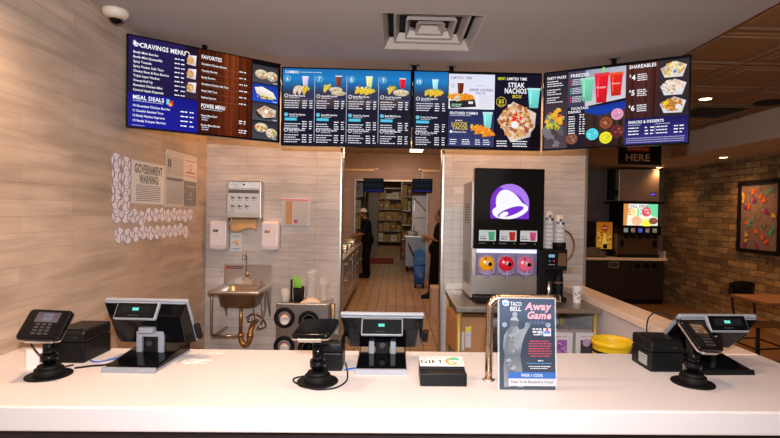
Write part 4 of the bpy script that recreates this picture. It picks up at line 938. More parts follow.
# ------------------------------------------------------------------ point of sale terminals on the counter
CZ = .92
def pos(x, y, label, rz=0, tilt=45, sz=.066, sy=.228, dy=.050, dz=.178, lip=None):
    t = thing('sales_terminal', label, 'till', (x, y, CZ), rz, 'sales terminals on the counter')
    # origin: middle of the front lip; the staff side is +y
    g = G(); g.prism([(.012, 0), (.31, 0), (.31, .045), (.28, .050), (.03, .022), (.012, .018)], -.102, .102, 'x').build('base', blackg, t, .006)
    g = G(); g.prism([(0, 0), (.014, 0), (.014, .020), (.004, .018)], -.106, .106, 'x').box(.102, .01, 0, .104, .30, .010).box(-.104, .01, 0, -.102, .30, .010).build('base_lip', lip or grey, t, .003)
    g = G(); g.prism([(-.058, .035), (-.058, .128), (.058, .128), (.058, .035), (.034, .035), (.034, .102), (-.034, .102), (-.034, .035)], .155, .172, 'y').build('bracket', grey, t, .004)
    G().box(-.030, .16, .032, .030, .23, .14).build('neck', blackm, t, .006)
    G().cyl((0, .16, .075), (0, .150, .075), .012, n=14).build('port', dgrey, t)
    G().box(-.030, .12, .125, .030, .17, .150).build('hinge', grey, t, .004)
    # screen leans back over the base; local frame: v runs up along the panel
    a = math.radians(tilt); up = Vector((0, -math.cos(a), math.sin(a))); nrm = Vector((0, -math.sin(a), -math.cos(a)))   # nrm = out of the back face
    M = Matrix(((1, 0, 0, 0), (0, up.y, -nrm.y, sy), (0, up.z, -nrm.z, sz), (0, 0, 0, 1)))   # columns: x, up, -nrm
    g = G(M); g.box(-.174, 0, 0, .174, .222, .018).build('bezel', grey, t, .006)
    g = G(M); g.add([(-.173, .001, -.004), (.173, .001, -.004), (.173, .217, -.004), (-.173, .217, -.004), (-.14, .02, -.034), (.14, .02, -.034), (.15, .165, -.034), (-.15, .165, -.034)],
                    [(0, 1, 2, 3), (4, 7, 6, 5), (0, 4, 5, 1), (1, 5, 6, 2), (2, 6, 7, 3), (3, 7, 4, 0)]); g.build('back_shell', blackg, t, .004)
    g = G(M); g.box(-.168, .196, -.0075, .168, .216, -.004).build('top_strip', mat('bluish_plastic', (.25, .29, .36), .3), t, .001)
    g = G(M); g.box(-.165, .012, .0185, .165, .212, .0195).build('screen', mat('screen_glass', (.02, .025, .04), .08), t)
    g = G(M); g.box(.174, .02, -.01, .20, .10, .012).build('card_slot', blackm, t, .008)
    # customer display
    b = math.radians(58); D = Matrix.Translation((0, dy, dz)) @ Matrix.Rotation(b - PI / 2, 4, 'X')
    d = G(D).box(-.085, -.008, -.036, .085, .012, .036).build('customer_display', grey, t, .006)
    G(D).box(-.080, -.0095, -.031, .080, -.007, .031).build('display_face', blackg, d, .003)
    p = Pic(.12, .03); p.rect(0, 0, .12, .03, (.02, .022, .024)); p.rect(.045, .008, .070, .020, (.20, .85, .70)); p.rect(.0575, .008, .0582, .020, (.05, .3, .25)); o = p.build('readout', lit, d); o.matrix_local = D @ Matrix.Translation((0, -.0096, .004))
    p = Pic(.05, .008); p.greek(0, .001, .04, .004, (.15, .15, .15)); o = p.build('maker_mark', litd, d); o.matrix_local = D @ Matrix.Translation((0, -.0096, -.022))
    G().box(-.03, dy + .01, dz - .028, .03, dy + .06, dz).build('display_arm', blackm, t, .004)
    return t
pos(-.045, 1.885, 'sales terminal in the middle of the counter, between reader and gift card box')
pos(-1.035, 1.875, 'sales terminal at the left end of the counter near the wall', math.radians(-2), 62, .068, .225, .060, .232)
pos(1.395, 1.915, 'sales terminal at the right end of the counter', math.radians(2), 45, .068, .232, .030, .206, black)

def reader(x, y, rz, tilt, pitch, label, kind, hz=.175):
    t = thing('card_reader', label, 'card reader', (x, y, CZ), rz, 'card readers on stands'); SC = Matrix.Scale(.93, 4)
    G().cyl((0, 0, 0), (0, 0, .006), .078, .077, n=40).cyl((0, 0, .006), (0, 0, .030), .050, .048, n=32).cyl((0, 0, .030), (0, 0, .042), .040, .038, n=32).build('base', blackm, t, .002)
    g = G(); g.cyl((0, 0, .045), (0, 0, hz - .03), .021, n=20).cyl((0, 0, .06), (0, 0, .085), .030, n=20).build('pole', blackg, t)
    G().ball((0, 0, hz - .02), .028, 14).build('swivel', blackm, t)
    M = Matrix.Translation((0, -.01, hz)) @ Matrix.Rotation(tilt, 4, 'Y') @ Matrix.Rotation(pitch, 4, 'X') @ SC
    # device lies in local xy, keys face +z, top edge at +y
    g = G(M); loft(g, [rr(-.060, .060, -.055, .055, 0, .012), rr(-.080, .080, -.072, .068, .018, .014), rr(-.078, .078, -.070, .066, .032, .014), rr(-.072, .072, -.064, .060, .036, .012)], True, True); d = g.build('device', blackg, t)
    g = G(M); loft(g, [rr(-.0805, .0805, -.073, .069, .013, .015), rr(-.0815, .0815, -.074, .070, .016, .015), rr(-.0805, .0805, -.073, .069, .020, .015)]); g.build('edge_trim', steel, d)
    p = Pic(.10, .055)
    if kind == 'lit': p.rect(0, 0, .10, .055, (.22, .16, .17), (.28, .20, .20)); p.rect(.03, .008, .07, .046, (.34, .30, .40)); p.greek(.035, .02, .03, .006, (.1, .1, .2))
    elif kind == 'warm': p.rect(0, 0, .10, .055, (.30, .17, .10), (.22, .12, .07)); p.greek(.01, .01, .07, .006, (.5, .35, .25)); p.greek(.01, .024, .05, .006, (.5, .35, .25)); p.disc(.02, .044, .006, (.6, .4, .3)); p.disc(.08, .044, .006, (.6, .4, .3))
    else: p.rect(0, 0, .10, .055, (.012, .012, .014))
    o = p.build('screen', litd, d); o.matrix_local = M @ Matrix.Translation((0, .027, .0363)) @ Matrix.Scale(.85, 4) @ Matrix.Rotation(-PI / 2, 4, 'X')
    g = G(M)
    for r in range(4 if kind != 'dark' else 0):
        for c in range(3): g.box(-.030 + c * .022, -.055 + r * .014, .036, -.014 + c * .022, -.045 + r * .014, .040)
    if kind != 'dark': g.build('keypad', dgrey, d, .0015)
    else: G(M).box(-.055, -.05, .036, .055, .045, .038).build('glass_cover', blackg, d, .001)
    g = G(M); g.box(-.05, -.077, .006, .05, -.067, .020).build('card_mouth', steel, d, .002)
    return t
reader(-1.315, 1.845, .15, math.radians(4), math.radians(44), 'card reader at the left end of the counter with a pinkish lit screen', 'lit', .185)
reader(-.283, 1.80, -.25, math.radians(-4), math.radians(16), 'card reader left of the middle terminal, tilted flat with a dark screen', 'dark', .185)
reader(1.175, 1.82, .42, math.radians(8), math.radians(44), 'card reader at the right end of the counter with a warm lit screen', 'warm', .175)
def printer(x, y, w, d, h, label, rz=0):
    t = thing('receipt_printer', label, 'printer', (x, y, CZ), rz, 'receipt printers on the counter')
    G().box(-w / 2, 0, 0, w / 2, d, h * .62).build('body', black, t, .006)
    G().prism([(0, h * .63), (d * .0, h * .92), (d * .12, h), (d, h), (d, h * .63)], -w / 2, w / 2, 'x').build('lid', black, t, .008)
    G().box(-w * .32, .02, h, w * .32, .035, h + .003).build('paper_slot', blackg, t, .001)
    G().box(w * .16, -.001, h * .78, w * .30, 0, h * .81).build('name_mark', dgrey, t)
    return t
tp = printer(-1.345, 1.99, .135, .19, .135, 'receipt printer between the left card reader and left terminal')
printer(-.262, 1.92, .115, .13, .12, 'receipt printer behind the middle card reader')
tp = printer(1.145, 1.945, .14, .16, .13, 'receipt printer left of the right card reader', math.radians(0))
p = Pic(.07, .045); p.rect(0, 0, .07, .045, (.35, .34, .34)); p.greek(.006, .008, .05, .005, (.1, .1, .1)); p.greek(.006, .02, .05, .005, (.1, .1, .1)); o = p.build('side_label', printm, tp); o.rotation_euler = (0, 0, -PI / 2); o.location = (-.0708, .06, .04)
# cables
def cable(pts, r, m, label): o = G().tube(pts, r, 8, sub=5).build('cable', m); return tag(o, label, 'cable')
z = CZ + .0035
cable([(-1.36, 1.90, 1.15), (-1.385, 1.87, 1.16), (-1.41, 1.86, 1.11), (-1.405, 1.87, 1.04), (-1.38, 1.88, .99), (-1.34, 1.90, z + .01), (-1.30, 1.96, z)], .003, blackm, 'black cable looping behind the left card reader')
cable([(-1.27, 1.92, z), (-1.22, 1.95, z), (-1.17, 1.97, z), (-1.155, 2.05, z)], .004, blackm, 'black cable on the counter between left reader and left terminal')
cable([(-1.27, 2.02, z), (-1.23, 2.00, z), (-1.19, 2.04, z), (-1.155, 2.10, z)], .003, mat('blue_cable', (.02, .12, .55), .5), 'blue cable beside the left receipt printer')
cable([(-.33, 1.86, z), (-.375, 1.83, z), (-.37, 1.79, z), (-.34, 1.76, z), (-.28, 1.715, z), (-.21, 1.73, z), (-.175, 1.80, z), (-.18, 1.90, z), (-.20, 2.02, z)], .003, blackm, 'black cable curling around the foot of the middle card reader')
cable([(-.195, 1.93, z), (-.18, 1.94, z), (-.165, 1.95, z), (-.151, 1.955, z)], .003, MATS['blue_cable'], 'short blue cable between middle reader and middle terminal')
cable([(1.08, 1.99, CZ + .134), (1.09, 2.0, 1.13), (1.13, 2.0, 1.16), (1.17, 1.95, 1.15), (1.19, 1.93, 1.13)], .003, blackm, 'black cable arching from the right printer to the right card reader')
# steel tube, poster, gift box
t = thing('steel_rail', 'bent brushed steel tube rising from the counter behind the poster', 'rail', (.375, 1.835, CZ))
G().lathe([(.024, 0), (.024, .004), (.017, .008)], n=24).build('flange', steel, t)
R_ = .04; pts = [(0, 0, .003), (0, 0, .15), (0, 0, .282)] + [(R_ - R_ * math.cos(a), 0, .282 + R_ * math.sin(a)) for a in (.4, .8, 1.2)] + [(R_, 0, .282 + R_), (.15, 0, .282 + R_), (.27, 0, .282 + R_)]
G().tube(pts, .0140, 20, sub=3).build('tube', mat('rail_steel', (.50, .37, .27), .28, 1), t)
G().cyl((.27, 0, .322), (.274, 0, .322), .0145, n=20).build('end_cap', chrome, t)
t = thing('counter_poster', 'upright acrylic stand on the counter with the TACO BELL Away Game poster', 'poster', (.500, 1.735, CZ), 0)
LM = Matrix.Rotation(-.10, 4, 'X')
G(LM).box(-.110, -.002, .0, .110, .0035, .338).build('acrylic_sheet', mat('acrylic', (.8, .85, .9), .05, alpha=.25, var=0), t)
G().prism([(0, .0), (.07, 0), (.07, .004), (.004, .004)], -.08, .110, 'x').build('stand_foot', MATS['acrylic'], t)
p = Pic(.216, .344); w_, h_ = .216, .344
for k in range(8):
    a0 = k / 8; c0 = [(.10, .16, .26), (.16, .22, .33), (.10, .15, .24), (.05, .08, .14), (.05, .08, .13), (.06, .09, .13), (.10, .12, .15), (.14, .15, .17), (.16, .17, .19)]
    p.rect(0, a0 * h_, w_, (a0 + .125) * h_, c0[k], c0[k + 1])
for u, v in ((.02, .10), (.06, .06), (.05, .14), (.11, .10), (.16, .13), (.19, .10)): p.disc(u, v, .010, (.32, .40, .50), n=10)
SL = [(.35, .38, .42), (.22, .25, .29), (.12, .14, .17), (.30, .33, .37)]
body = [(.055, .075), (.043, .085), (.042, .105), (.030, .122), (.018, .14), (.014, .185), (.020, .215), (.016, .26), (.018, .335), (.045, .335), (.055, .275), (.068, .335), (.092, .335), (.088, .27), (.080, .215), (.088, .17), (.098, .14), (.120, .10), (.114, .088), (.092, .115), (.076, .118), (.070, .105), (.070, .085)]
p.poly(body, [SL[i % 4] for i in range(len(body))])
p.disc(.057, .090, .018, (.10, .12, .15)); p.poly([(.040, .082), (.050, .070), (.066, .070), (.076, .085)], (.42, .46, .52))
p.blobs(.052, .17, .02, .04, SL, 14, .010); p.blobs(.045, .25, .02, .03, [(.4, .42, .45), (.25, .27, .30)], 8, .008)
p.poly([(.012, .008), (.012, .022), (.022, .030), (.036, .026), (.038, .012), (.026, .004)][::1], (.75, .85, .95)); p.poly([(.016, .014), (.018, .026), (.032, .022), (.034, .016)], (.20, .45, .80))
p.text('TACO', .042, .012, .016, (.85, .88, .95), 1.5, w=.044); p.text('BELL', .042, .031, .016, (.85, .88, .95), 1.5, w=.042)
PKc = (1.2, .42, .50)
p.text('Away', .098, .014, .028, (.9, .75, .8), 3, w=.102, slant=.2); p.text('Away', .099, .014, .028, PKc, 1.4, w=.100, slant=.2)
p.text('Game', .106, .048, .028, (.9, .75, .8), 3, w=.094, slant=.2); p.text('Game', .107, .048, .028, PKc, 1.4, w=.092, slant=.2)
p.text('STEAL', .118, .084, .013, (.15, .20, .32), 1, w=.07)
p.greek(.128, .112, .035, .007, (.8, .82, .88)); p.greek(.128, .122, .035, .008, (.8, .82, .88)); p.greek(.132, .133, .028, .007, (.8, .82, .88))
p.rect(.170, .112, .200, .142, (.75, .75, .82)); p.rect(.173, .122, .197, .133, (.1, .3, .7)); p.disc(.185, .118, .006, (.7, .05, .08))
for k in range(7): p.greek(.112 + (.008 if k in (0, 6) else 0), .158 + k * .0095, .090 - (.014 if k in (0, 6) else 0), .006, (.55, .06, .10))
p.greek(.148, .232, .02, .006, (.7, .75, .85)); p.greek(.105, .243, .098, .004, (.1, .35, .7)); p.greek(.112, .254, .085, .005, (.75, .78, .85)); p.greek(.118, .262, .07, .004, (.75, .78, .85))
p.rect(.034, .278, w_, .302, (.03, .16, .55)); p.text('WEEK 1 CODE:', .082, .284, .011, (.85, .88, .95), 1.5, w=.085)
p.rect(.034, .302, w_, .330, (.70, .72, .76)); p.text('New York Baseball is Great', .044, .309, .010, (.08, .08, .10), 1, w=.162)
p.c = [[((q[0] * .22, q[1] * .26, q[2] * .33) if i < 8 else tuple(x * .62 for x in q)) for q in c] for i, c in enumerate(p.c)]
o = p.build('printed_poster', printm, t, (.2, .2, .22), thick=.0006); o.matrix_local = LM @ Matrix.Translation((0, -.0030, .168)) @ Matrix.Scale(.965, 4)
t = thing('gift_card_box', 'small black box with a white GIFT card panel beside the middle terminal', 'box', (.192, 1.762, CZ))
G().box(-.0875, 0, 0, .0875, .13, .047).build('box', black, t, .002)
G().prism([(.054, .047), (.135, .047), (.135, .072), (.057, .053)], -.0865, .0865, 'x').build('card_rest', blackm, t)
p = Pic(.172, .070); p.rect(0, 0, .172, .07, (.80, .80, .78)); p.greek(.002, .006, .10, .010, (.25, .2, .22)); p.text('GIFT', .002, .024, .026, (.03, .03, .04), 2, w=.092); p.greek(.06, .058, .04, .006, (.3, .3, .3))
p.disc(.135, .034, .034, (.85, .30, .03), .030); p.disc(.140, .036, .026, (.78, .76, .72), .022); p.poly([(.118, .008), (.118, .026), (.160, .03), (.150, .006)], (.10, .42, .30)); p.blobs(.135, .04, .018, .012, [(.85, .35, .05), (.8, .78, .7), (.1, .4, .3)], 12, .007)
o = p.build('gift_card', printm, t, (.7, .7, .7), thick=.0006); o.matrix_local = Matrix.Translation((0, .096, .0645)) @ Matrix.Rotation(-PI / 2 + math.atan(.019 / .078), 4, 'X')
def scrap(name, x, y, w, d, label, m, seed, hgt=.012):
    r = random.Random(seed); vs = []; fs = []
    for i in range(9):
        for j in range(7): vs.append((w * (i / 8 - .5) + r.uniform(-.004, .004), d * (j / 6 - .5) + r.uniform(-.004, .004), .0015 + hgt * r.random() * math.sin(PI * i / 8) ** .5 * (1 if 0 < j < 6 else .3)))
    for i in range(8):
        for j in range(6): a = i * 7 + j; fs.append((a, a + 7, a + 8, a + 1))
    o = G().add(vs, fs, False).build(name, m); o.location = (x, y, CZ); o.rotation_euler = (0, 0, r.uniform(-.4, .4)); tag(o, label, 'scrap'); return o
m_rc = mat('thin_receipt', (.80, .72, .68), .35, alpha=.75, var=.05)
scrap('receipt', -.835, 2.02, .12, .07, 'crumpled translucent receipt on the counter right of the left terminal', m_rc, 4)
scrap('receipt', -.80, 2.13, .14, .06, 'flat translucent slip near the back edge of the counter', m_rc, 9, .006)
p = Pic(.075, .075); p.rect(0, 0, .075, .075, (.72, .68, .66)); o = p.build('paper_slip', printm, None, (.7, .66, .64), thick=.0008); o.matrix_world = Matrix.Translation((-1.425, 1.93, CZ + .0375)) @ Matrix.Rotation(.1, 4, 'Z'); tag(o, 'white paper slip standing behind the left card reader', 'paper')
# ------------------------------------------------------------------ kitchen beyond the doorway
m_order = attrmat('order_screen', .7)
def kmon(x, y, z, rz, label, side):
    t = thing('order_monitor', label, 'monitor', (x, y, z), rz, 'order monitors in the kitchen')
    M = Matrix.Rotation(math.radians(8), 4, 'X')
    G(M).box(-.215, 0, -.15, .215, .045, .15).build('casing', blackg, t, .006)
    p = Pic(.40, .27); p.rect(0, 0, .40, .27, (.006, .008, .014))
    for k in range(4): p.rect(.02 + k * .096, .02, .105 + k * .096, .025, (.02, .10, .09)); p.rect(.02 + k * .096, .125, .105 + k * .096, .130, (.02, .10, .09))
    for k in range(1, 4): p.rect(.01 + k * .097, .02, .012 + k * .097, .22, (.02, .05, .06))
    p.rect(.01, .235, .39, .250, (.03, .02, .32))
    o = p.build('display', m_order, t); o.matrix_local = M @ Matrix.Translation((0, -.001, 0))
    a = G(); a.box(-.02, .02, .14, .02, .06, .30).tube([(0, .04, .30), (-.04 * side, .05, .36), (-.08 * side, .05, .32)], .012, 8).build('bracket', steel_dark, t)
    G().box(0, .03, .30, side * .62, .07, .345).build('arm', mat('tan_arm', (.5, .33, .2), .5), t, .004)
kmon(-.465, 10.0, 2.115, -.12, 'order monitor hanging at the left inside the kitchen', -1)
kmon(.565, 10.0, 2.125, .02, 'order monitor hanging at the right inside the kitchen', 1)
# prep line on the left
ky = [5.25, 6.75, 8.25, 9.7]
for i in range(3):
    t = thing('drawer_unit', ('stainless drawer unit of the prep line nearest the doorway', 'middle stainless drawer unit of the prep line', 'far stainless drawer unit of the prep line')[i], 'cabinet', (-.74, ky[i], 0), 0, 'drawer units of the kitchen prep line')
    L = ky[i + 1] - ky[i] - .02
    G().box(-.85, 0, .12, 0, L, .86).build('body', steel_dark, t, .004)
    for j in range(3):
        for k in range(2):
            y0 = .03 + k * (L - .03) / 2; z0 = .15 + j * .235
            d = G().box(0, y0, z0, .018, y0 + L / 2 - .06, z0 + .215).build('drawer', steel, t, .003)
            G().tube([(.018, y0 + .18, z0 + .17), (.045, y0 + .19, z0 + .17), (.045, y0 + .42, z0 + .17), (.018, y0 + .43, z0 + .17)], .007, 6, sub=2).build('handle', chrome, d)
    for k in (.1, L - .1):
        for xx in (-.75, -.08): G().cyl((xx, k, 0), (xx, k, .12), .025, n=12).build('foot', blackm, t)
tag(G().box(-1.66, 5.22, .862, -.70, 9.72, .90).build('prep_counter', steel, None, .004), 'long stainless worktop of the prep line on the kitchen left', 'worktop')
rk = random.Random(11)
for i, (y, s_, c, nm) in enumerate(((5.7, .16, (.35, .2, .1), 'tan'), (6.3, .2, (.08, .08, .09), 'black'), (7.0, .15, (.5, .12, .05), 'red'), (7.7, .2, (.55, .5, .45), 'pale'), (8.4, .16, (.1, .3, .08), 'green'), (9.1, .2, (.5, .3, .12), 'brown'))):
    t = thing('food_pan', '%s food pan standing on the kitchen prep counter' % nm, 'pan', (-.86, y, .901), 0, 'food pans on the prep counter')
    loft(G(), [rr(-.09, .09, -.13, .13, 0, .02), rr(-.11, .11, -.15, .15, s_ * .6, .02), rr(-.10, .10, -.14, .14, s_ * .6, .02), rr(-.085, .085, -.12, .12, .01, .02)], True, True).build('pan', steel, t)
    G().ball((0, 0, s_ * .5), .085, 12, (1, 1.3, .45)).build('contents', mat('food_' + nm, c, .7, bump=.6), t)
t = thing('prep_shelf', 'steel shelf on the wall above the prep counter', 'shelf', (-1.69, 5.4, 1.45)); G().box(0, 0, 0, .35, 4.2, .03).build('board', steel, t, .003)
for y in (.3, 3.9): G().prism([(0, 0), (.3, 0), (0, -.22)], y - .01, y + .01, 'y').build('bracket', steel_dark, t)
t = thing('shelf_lamp', 'dark heat lamp housing under the shelf above the prep counter', 'lamp', (-1.50, 8.0, 1.448)); G().box(-.1, 0, -.08, .14, .6, 0).build('housing', blackm, t, .01)
# steel table and mop bucket on the right
t = thing('wheeled_table', 'stainless table on casters beyond the kitchen opening', 'table', (.27, 12.6, 0))
G().box(0, 0, .90, 1.0, .75, .94).build('table_top', steel, t, .004); G().box(.02, .02, .12, .98, .73, .90).build('side_panels', mat('pale_steel', (.30, .33, .38), .45, .6), t, .004)
for x in (.08, .92):
    for y in (.08, .67):
        c = G().cyl((x, y, .06), (x, y, .12), .02, n=10).build('caster', blackm, t); G().cyl((x - .02, y, .055), (x + .02, y, .055), .055, n=16).build('wheel', blackm, c)
t = thing('film_roll', 'roll of clear film on the stainless table on casters', 'roll', (.47, 12.72, .942)); G().cyl((-.13, 0, .06), (.13, .08, .06), .06, n=20).build('roll', mat('film_roll_film', (.7, .72, .75), .2, bump=.6), t); G().cyl((-.15, -.006, .06), (.15, .086, .06), .018, n=12).build('core', card, t)
t = thing('steel_refrigerator', 'tall stainless refrigerator behind the wheeled table', 'refrigerator', (.47, 13.6, 0))
G().box(0, 0, .1, .95, .8, 2.45).build('body', steel_dark, t, .01); G().box(.01, -.03, 1.42, .94, 0, 2.43).build('door', steel_dark, t, .01); G().box(.01, -.03, .15, .94, 0, 1.39).build('door', steel_dark, t, .01)
for z0 in (1.6, .9): G().box(.06, -.07, z0, .09, -.03, z0 + .3).build('handle', chrome, t, .005)
G().box(.02, .02, 0, .93, .78, .1).build('plinth', blackm, t)
t = thing('yellow_strip', 'pale yellow strip running diagonally before the refrigerator', 'strap', (0, 0, 0)); g = G(); g.prism([(.50, 1.97), (.53, 2.0), (.90, 1.62), (.88, 1.58)], 13.50, 13.515, 'y'); g.build('band', mat('yellow_band', (.75, .68, .30), .5), t)  # thin pale yellow diagonal strip just in front of the refrigerator doors
t = thing('mop_bucket', 'blue mop bucket with wringer on the kitchen floor', 'bucket', (.525, 9.90, 0))
loft(G(), [rr(-.10, .10, -.16, .16, .08, .04), rr(-.125, .125, -.20, .20, .46, .05), rr(-.115, .115, -.19, .19, .46, .05), rr(-.09, .09, -.15, .15, .10, .04)], True, True).build('bucket', blue, t)
g = G(); g.prism([(-.115, .47), (.115, .47), (.125, .68), (.09, .78), (.0, .83), (-.09, .78), (-.125, .66)], -.12, .12, 'y').build('wringer', mat('wringer_blue', (.015, .16, .50), .45), t, .02)
G().cyl((-.10, -.05, .62), (-.24, -.10, .92), .012, n=10).build('handle', blackm, t)
p = Pic(.12, .12); p.poly([(.06, .01), (.01, .10), (.11, .10)], (.20, .35, .65)); p.poly([(.06, .035), (.032, .088), (.088, .088)], (.01, .10, .42)); o = p.build('recycle_mark', printm, t); o.location = (.02, -.185, .28)
p = Pic(.1, .03); p.greek(0, .005, .1, .015, (.3, .45, .7)); o = p.build('lettering', printm, t); o.location = (.02, -.121, .6)
for x in (-.08, .08):
    for y in (-.12, .12): G().cyl((x - .015, y, .036), (x + .015, y, .036), .036, n=14).cyl((x, y, .036), (x, y, .09), .012, n=8).build('wheel', blackm, t)
o = G().box(-.88, 14.25, .002, -.02, 16.0, .012).build('floor_mat', mat('red_mat', (.25, .03, .015), .9, bump=.4)); tag(o, 'dark red mat on the tiled floor beyond the kitchen opening', 'mat')
t = carton('cardboard_box', .70, 7.1, 0, .30, .35, .46, .0, mat('peach_cardboard', (.55, .36, .24), .8), 'pale open-sided cardboard box standing on the kitchen floor by the right doorpost')
# shelving with boxes
def shelf(name, x, y, w, d, h, tiers, label, where, seed, n, big=(.30, .22)):
    t = thing('storage_shelf', label, 'shelf', (x, y, 0), 0, 'storage shelving units')
    for sx in (0, w):
        for sy in (0, d): G().cyl((sx, sy, 0), (sx, sy, h), .018, n=8).build('post', steel_dark, t)
    r = random.Random(seed)
    for k in range(tiers):
        z0 = .18 + k * (h - .22) / (tiers - 1)
        g = G(); g.box(0, 0, z0 - .012, w, .02, z0 + .012).box(0, d - .02, z0 - .012, w, d, z0 + .012)
        for q in range(int(w / .06)): g.box(q * .06, 0, z0 - .004, q * .06 + .012, d, z0 + .004)
        g.build('wire_tier', steel_dark, t)
        if k == tiers - 1: continue
        xx = .02; i = 0; gap = (h - .22) / (tiers - 1)
        while xx < w - .12 and i < n:
            bw = min(r.uniform(big[0] * .7, big[0]), w - xx - .01); bh = gap * r.uniform(.45, .85)
            m = r.choice((card, card, card, card2, card2, card3, paper))
            nm = {'cardboard': 'brown', 'pale_cardboard': 'tan', 'yellow_cardboard': 'yellow', 'white_paper': 'white'}[m.name]
            tb = thing('stock_box', '%s box on %s, %s tier from the floor, %s from left' % (nm, where, ordn[k], ordn[i]), 'box', (x + xx, y + .02, z0 + .0125), 0, 'boxes on ' + where)
            G().box(0, 0, 0, bw - .02, d - .05, bh).build('body', m, tb, .004)
            lc = r.choice((card2, card3, card, paper)) if m is not paper else card3; q0 = r.uniform(.1, .4); q1 = r.uniform(.2, .5); g = G(); g.box(bw * q0, -.001, bh * q1, bw * (q0 + .3), .0, bh * (q1 + .25)).build('label', lc, tb)
            xx += bw; i += 1
    return t
shelf('s', -.78, 22.0, 1.16, .55, 2.7, 6, 'shelving unit at the far end of the storage room', 'the far shelving', 1, 4, (.34, .3))
shelf('s', .22, 15.8, .42, .6, 2.6, 6, 'tall shelving unit on the right of the storage room', 'the right storage shelving', 2, 2, (.21, .2))
shelf('s', -1.42, 13.6, .52, .5, 2.5, 6, 'shelving unit behind the person with the white cap', 'the left storage shelving', 3, 2, (.26, .25))
for i, (x, y, z, L) in enumerate(((.45, 10.6, 2.968, .5), (-.35, 7.0, 2.968, .9), (-.55, 19.5, 2.998, .9))):
    t = thing('ceiling_lamp', ('lit ceiling lamp panel near the kitchen end wall', 'lit ceiling lamp panel over the kitchen floor', 'lit ceiling lamp panel in the storage room')[i], 'lamp', (x, y, z))
    G().box(-.16, -L / 2, -.03, .16, L / 2, 0).build('frame', white, t, .003); G().box(-.14, -L / 2 + .02, -.034, .14, L / 2 - .02, -.0305).build('diffuser', mat('diffuser', (1, .95, .85), .5, emit=(1, .85, .62), es=4, var=0), t)

